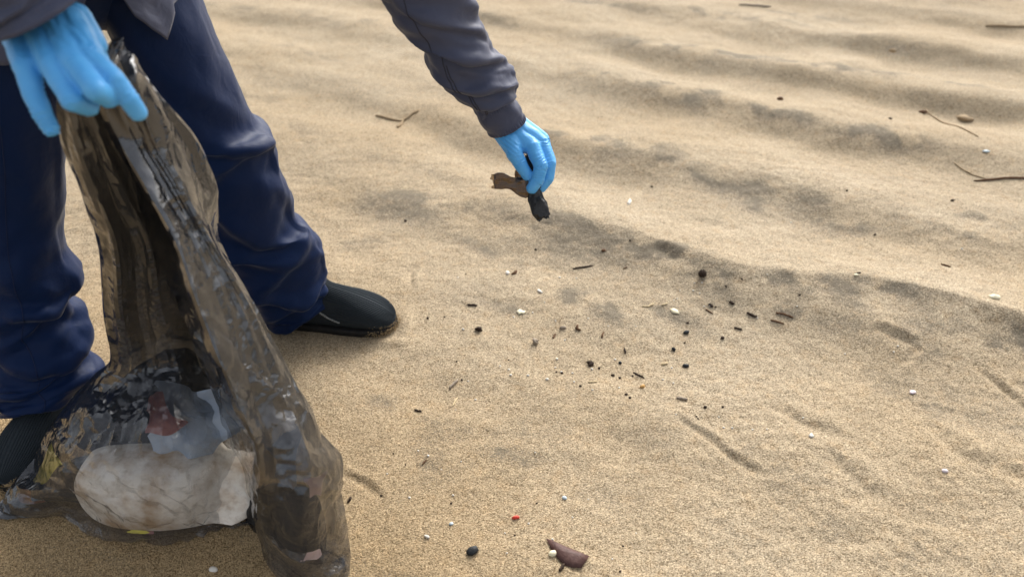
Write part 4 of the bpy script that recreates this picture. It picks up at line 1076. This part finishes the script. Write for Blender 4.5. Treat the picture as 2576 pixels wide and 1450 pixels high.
T((1568, 676), (1578, 672), 3, 'brown', "tiny brown splinter right of the long thin dark twig")
T((876, 1262), (884, 1250), 6, 'dark', "small dark twig against the right side of the bag")
for k, (a, b) in enumerate((((1783, 766), (1793, 773)), ((1836, 760), (1846, 766)))):
    T(a, b, 7, 'dark', ("chunky dark bark bit below the round seed cone", "chunky dark bark bit left of the thick dark twig")[k])
# forked driftwood on the far sand
a_ = [twig((945, 292), (1012, 306), 6)[0], twig((1008, 307), (1056, 276), 6)[0], twig((1000, 322), (1016, 304), 7)[0]]
tag(link("driftwood_branch", join_meshes(a_, "driftwood"), M['tanstick']), "pale forked driftwood branch lying between the leg and the reaching arm", "driftwood")
# flakes and shells
Cp = lambda name, pts, m, label, cat, **k: put(name, chip(pts, **k), m, label, cat, "shell flakes scattered on the sand" if cat == "shell" else None)
Cp("shell", [(1299, 784), (1308, 778), (1314, 782), (1322, 784), (1317, 790), (1311, 789), (1305, 793), (1303, 788)], 'cream', "cream angular shell flake right of the boot", "shell", cup=.2)
Cp("shell", [(1686, 778), (1696, 776), (1704, 780), (1710, 790), (1700, 790), (1690, 787)], 'cream', "largest cream leaf shaped flake above the two dark seeds", "shell", cup=.25)
Cp("shell", [(1351, 730), (1356, 728), (1366, 736), (1362, 738), (1354, 735)], 'white', "pale slim shell flake above the cream angular flake", "shell", cup=.3)
Cp("shell", blob_outline(1277, 687, 12, 9), 'white', "round white shell flake next to a stubby brown twig", "shell", cup=.4)
Cp("shell", blob_outline(2501, 748, 28, 8, 9, .15), 'cream', "long cream shell flake at the right edge of the far slope", "shell", cup=.45)
Cp("shell", blob_outline(2153, 692, 14, 6), 'cream', "small cream shell on the far slope beside a tiny dark twig", "shell", cup=.3)
Cp("shell", blob_outline(2295, 987, 18, 9), 'lilac', "faint lilac shell flake on the right sand", "shell", cup=.3)
Cp("shell", [(2033, 1096), (2040, 1090), (2048, 1098), (2040, 1101)], 'white', "white three cornered flake alone on the lower right sand", "shell", cup=.3)
Cp("shell", [(1577, 512), (1584, 502), (1589, 508), (1583, 516)], 'white', "white flake on the blurred sand right of the hand", "shell", cup=.3)
Cp("shell", [(2470, 381), (2480, 378), (2490, 382), (2480, 386)], 'bluegrey', "small pale blue flake among the far debris", "shell", cup=.3)
Cp("dead_leaf", [(1374, 1355), (1392, 1361), (1420, 1372), (1452, 1386), (1482, 1400), (1474, 1412), (1462, 1430), (1440, 1428), (1420, 1421), (1404, 1406), (1388, 1384)], 'leaf', "dark brown three cornered dead leaf piece at the bottom of the view", "leaf", cup=.22, thick=1.6)
# pebbles, seeds, lumps
Pb = lambda name, a, m, label, cat, grp=None, **k: put(name, pebble(*a, **k), m, label, cat, grp)
Pb("stone", (1189, 1386, 29), 'black', "black angular stone in the foreground between bag and dead leaf", "stone", rough=.4, flat=.55)
Pb("pebble", (1390, 1393, 20), 'cream', "cream yellow pebble touching the dead leaf", "pebble", flat=.7)
Pb("plastic_bit", (1298, 1302, 18), 'red', "bright red plastic bit on the foreground sand", "plastic bit", rough=.5, asp=.5)
Pb("pebble", (1420, 1252, 13), 'bluegrey', "pale grey pebble right of and above the red bit", "pebble", sub=2)
Pb("pebble", (1135, 1317, 11), 'bluegrey', "pale blue grey pebble left of the red bit", "pebble")
Pb("pebble", (1074, 1349, 13), 'white', "white oval pebble left of the black stone", "pebble", asp=.6)
Pb("pebble", (537, 1432, 22), 'white', "flat white pebble in front of the bag at the bottom edge", "pebble", asp=.6, flat=.4)
Pb("pebble", (2376, 1185, 13), 'lilac', "pale pebble alone on the far right foreground", "pebble")
Pb("seed", (1726, 837, 17), 'black', "upper of two glossy dark oval seeds", "seed", asp=.6, rough=.12)
Pb("seed", (1725, 921, 17), 'black', "lower of two glossy dark oval seeds", "seed", asp=.6, rough=.12)
Pb("seed", (1560, 913, 9), 'black', "round black seed in the litter patch", "seed", flat=.9, asp=1, rough=.1)
Pb("charcoal", (1694, 880, 11), 'black', "black crumb between the two oval seeds", "charcoal", flat=.9, rough=.5)
Pb("clod", (1205, 831, 19), 'dark', "dark crumbly clod right of the boot's toe", "clod", flat=.8, rough=.9, sub=3)
Pb("clod", (1486, 916, 17), 'dark', "dark crumbly clod left of the round black seed", "clod", flat=.7, rough=.9, sub=3)
Pb("bark_chip", (1416, 825, 18), 'grey', "grey brown bark chip left of the curled bark twig", "bark chip", asp=.45, flat=.5)
Pb("shell", (1616, 972, 14), 'orange', "orange brown shell piece below the slanting dark twig", "shell", rough=.4)
Pb("pebble", (1518, 631, 13), 'brown', "brown pebble on the ridge above the long dark twig", "pebble")
Pb("clod", (2160, 109, 17), 'tanstick', "larger brown clod on the far upper sand", "clod", rough=.5)
Pb("clod", (2245, 130, 16), 'tanstick', "paler brown clod right of the larger far clod", "clod", rough=.5)
Pb("clod", (2322, 284, 15), 'brown', "brown clod at the left of the far debris", "clod", rough=.6)
Pb("clod", (2425, 300, 28), 'tanstick', "wide brown clod in the middle of the far debris", "clod", rough=.7, flat=.4)
Pb("clod", (1962, 250, 14), 'brown', "small brown clod on the middle far ripple", "clod", rough=.5)
# snail shell: a coil
def snail(x, y, w):
    p = on_sand(x, y); R = w * wpx(p) / 2; n = 60
    t = np.linspace(0, 1, n); a = t * 2 * PI * 2.6; r = R * .62 * (1 - t) ** 1.1
    P = np.stack([r * np.cos(a), r * np.sin(a), R * (.35 + 1.0 * t ** 1.2)], 1); rad = R * .42 * (1 - t) ** .9 + R * .05
    th = np.linspace(0, 2 * PI, 10, endpoint=False); rd = np.stack([np.cos(a), np.sin(a), 0 * a], 1)
    V = P[:, None] + rad[:, None, None] * (np.cos(th)[None, :, None] * rd[:, None] + np.sin(th)[None, :, None] * A([0, 0, 1.0]))
    Rm = A(Matrix.Rotation(.9, 3, 'Y'))
    V = V @ Rm.T + p + A([-R * .3, 0, R * .25])
    return grid_mesh(V, name="snail")
tag(link("snail_shell", snail(1346, 863, 22), M['grey']), "small coiled cream snail shell in the litter patch", "snail shell", "shell flakes scattered on the sand")
# round seed cone with scales
cone_p = on_sand(1766, 694); cr = 10.5 * wpx(cone_p)
cone = link("core", lump(cone_p + A([0, 0, cr * .7]), (cr * .85,) * 3, (0, 0, 0), 2, .05, 3, 1.0), M['dark'])
root = bpy.data.objects.new("seed_cone", None); root.location = cone_p; col.objects.link(root)
bpy.context.view_layer.update()
cone.parent = root; cone.matrix_parent_inverse = root.matrix_world.inverted()
sv, sf = capsule((0, 0, 0), cr * .17, (0, 0, cr * .12), cr * .10, 6, 2)
sme = mesh(sv, sf, "scale")
for k_ in range(60):
    zz = 1 - 2 * (k_ + .5) / 60; a = k_ * 2.39996; q = math.sqrt(1 - zz * zz)
    if zz < -.55: continue
    d = Vector((q * math.cos(a), q * math.sin(a), zz))
    o = link("scale", sme, None, None); sme.materials.clear(); sme.materials.append(M['dark'])
    o.location = Vector((0, 0, cr * .7)) + d * cr * .86; o.rotation_euler = d.to_track_quat('Z', 'Y').to_euler(); o.parent = root
tag(root, "round dark knobbly seed cone above the debris line", "seed cone")
# crumbs nothing tells apart
for k_, (x_, y_, w_) in enumerate([(1507, 926, 8), (1541, 944, 9), (1559, 951, 9), (1591, 945, 6), (1575, 992, 9), (1585, 1000, 8), (1774, 1024, 10), (1818, 1023, 8), (1817, 851, 12), (1348, 628, 8), (1866, 702, 7), (1827, 720, 6), (2011, 741, 7),
        (2201, 590, 7), (1020, 556, 10), (1149, 909, 6), (1162, 955, 6), (1752, 1047, 6), (1756, 1052, 5), (1414, 938, 8), (1460, 970, 7), (1400, 935, 6), (1280, 905, 5), (1172, 690, 5), (1076, 800, 8), (1118, 797, 5), (1730, 812, 8), (1722, 862, 6), (1800, 772, 6), (1585, 605, 6),
        (1350, 1265, 6), (1560, 1437, 7), (1568, 1373, 6), (1135, 1265, 7), (960, 1246, 8), (1295, 1345, 6), (1020, 1168, 5), (990, 1140, 5), (2395, 505, 9), (2130, 480, 6), (2240, 300, 9), (1640, 470, 7)]):
    Pb("dark_crumb", (x_, y_, w_), 'dark', "tiny dark bark crumb on the sand", "crumb", "tiny dark crumbs on the sand", rough=.6, sub=1, flat=.7)
wl_ = [(1052, 1133, 7), (1077, 1146, 11), (974, 1191, 7), (1030, 1251, 10), (1140, 1245, 9), (2258, 870, 7), (2248, 885, 7), (2419, 626, 7), (1747, 712, 6), (1766, 711, 6), (1744, 731, 7), (1760, 737, 6), (1695, 755, 6), (1703, 751, 6), (1340, 786, 7), (1292, 797, 8), (1397, 805, 6), (1398, 808, 6), (1280, 929, 9), (1285, 943, 10),
       (1328, 944, 11), (1401, 903, 10), (1376, 954, 13), (1397, 924, 7), (1258, 920, 7), (1440, 938, 8), (1489, 928, 9), (1547, 904, 9), (1412, 935, 9), (1421, 855, 7), (1444, 960, 8), (1557, 975, 8), (1490, 980, 7), (1178, 958, 7), (1196, 1005, 9), (1146, 1030, 5), (1667, 954, 8), (1694, 963, 7), (1690, 925, 7), (1792, 769, 7), (1771, 770, 6), (1785, 769, 6), (1808, 1048, 6),
       (1820, 1075, 8), (1842, 1076, 8), (1893, 1080, 7), (1929, 1079, 7), (1700, 1042, 6), (2020, 1050, 7), (2125, 890, 6), (1930, 690, 5), (1990, 560, 7), (1450, 700, 7), (1408, 698, 9), (1370, 760, 6), (1165, 828, 9), (1152, 698, 6), (1480, 800, 6), (1530, 820, 6), (1600, 820, 6), (1346, 1137, 6), (1270, 1340, 6), (1330, 1316, 8), (1440, 1300, 7), (1480, 1255, 6), (1600, 1340, 6), (1470, 1405, 8), (1540, 1405, 6), (1275, 1390, 7), (1390, 1356, 9), (1160, 1160, 6), (1110, 1180, 5), (1710, 730, 5), (1905, 800, 6), (2005, 770, 6), (1970, 790, 6)]
for x_, y_, w_ in wl_:
    Pb("white_grain", (x_, y_, w_ * .78), 'white', "tiny white shell grain on the sand", "shell grain", "tiny white grains on the sand", rough=.3, sub=1, flat=.6)
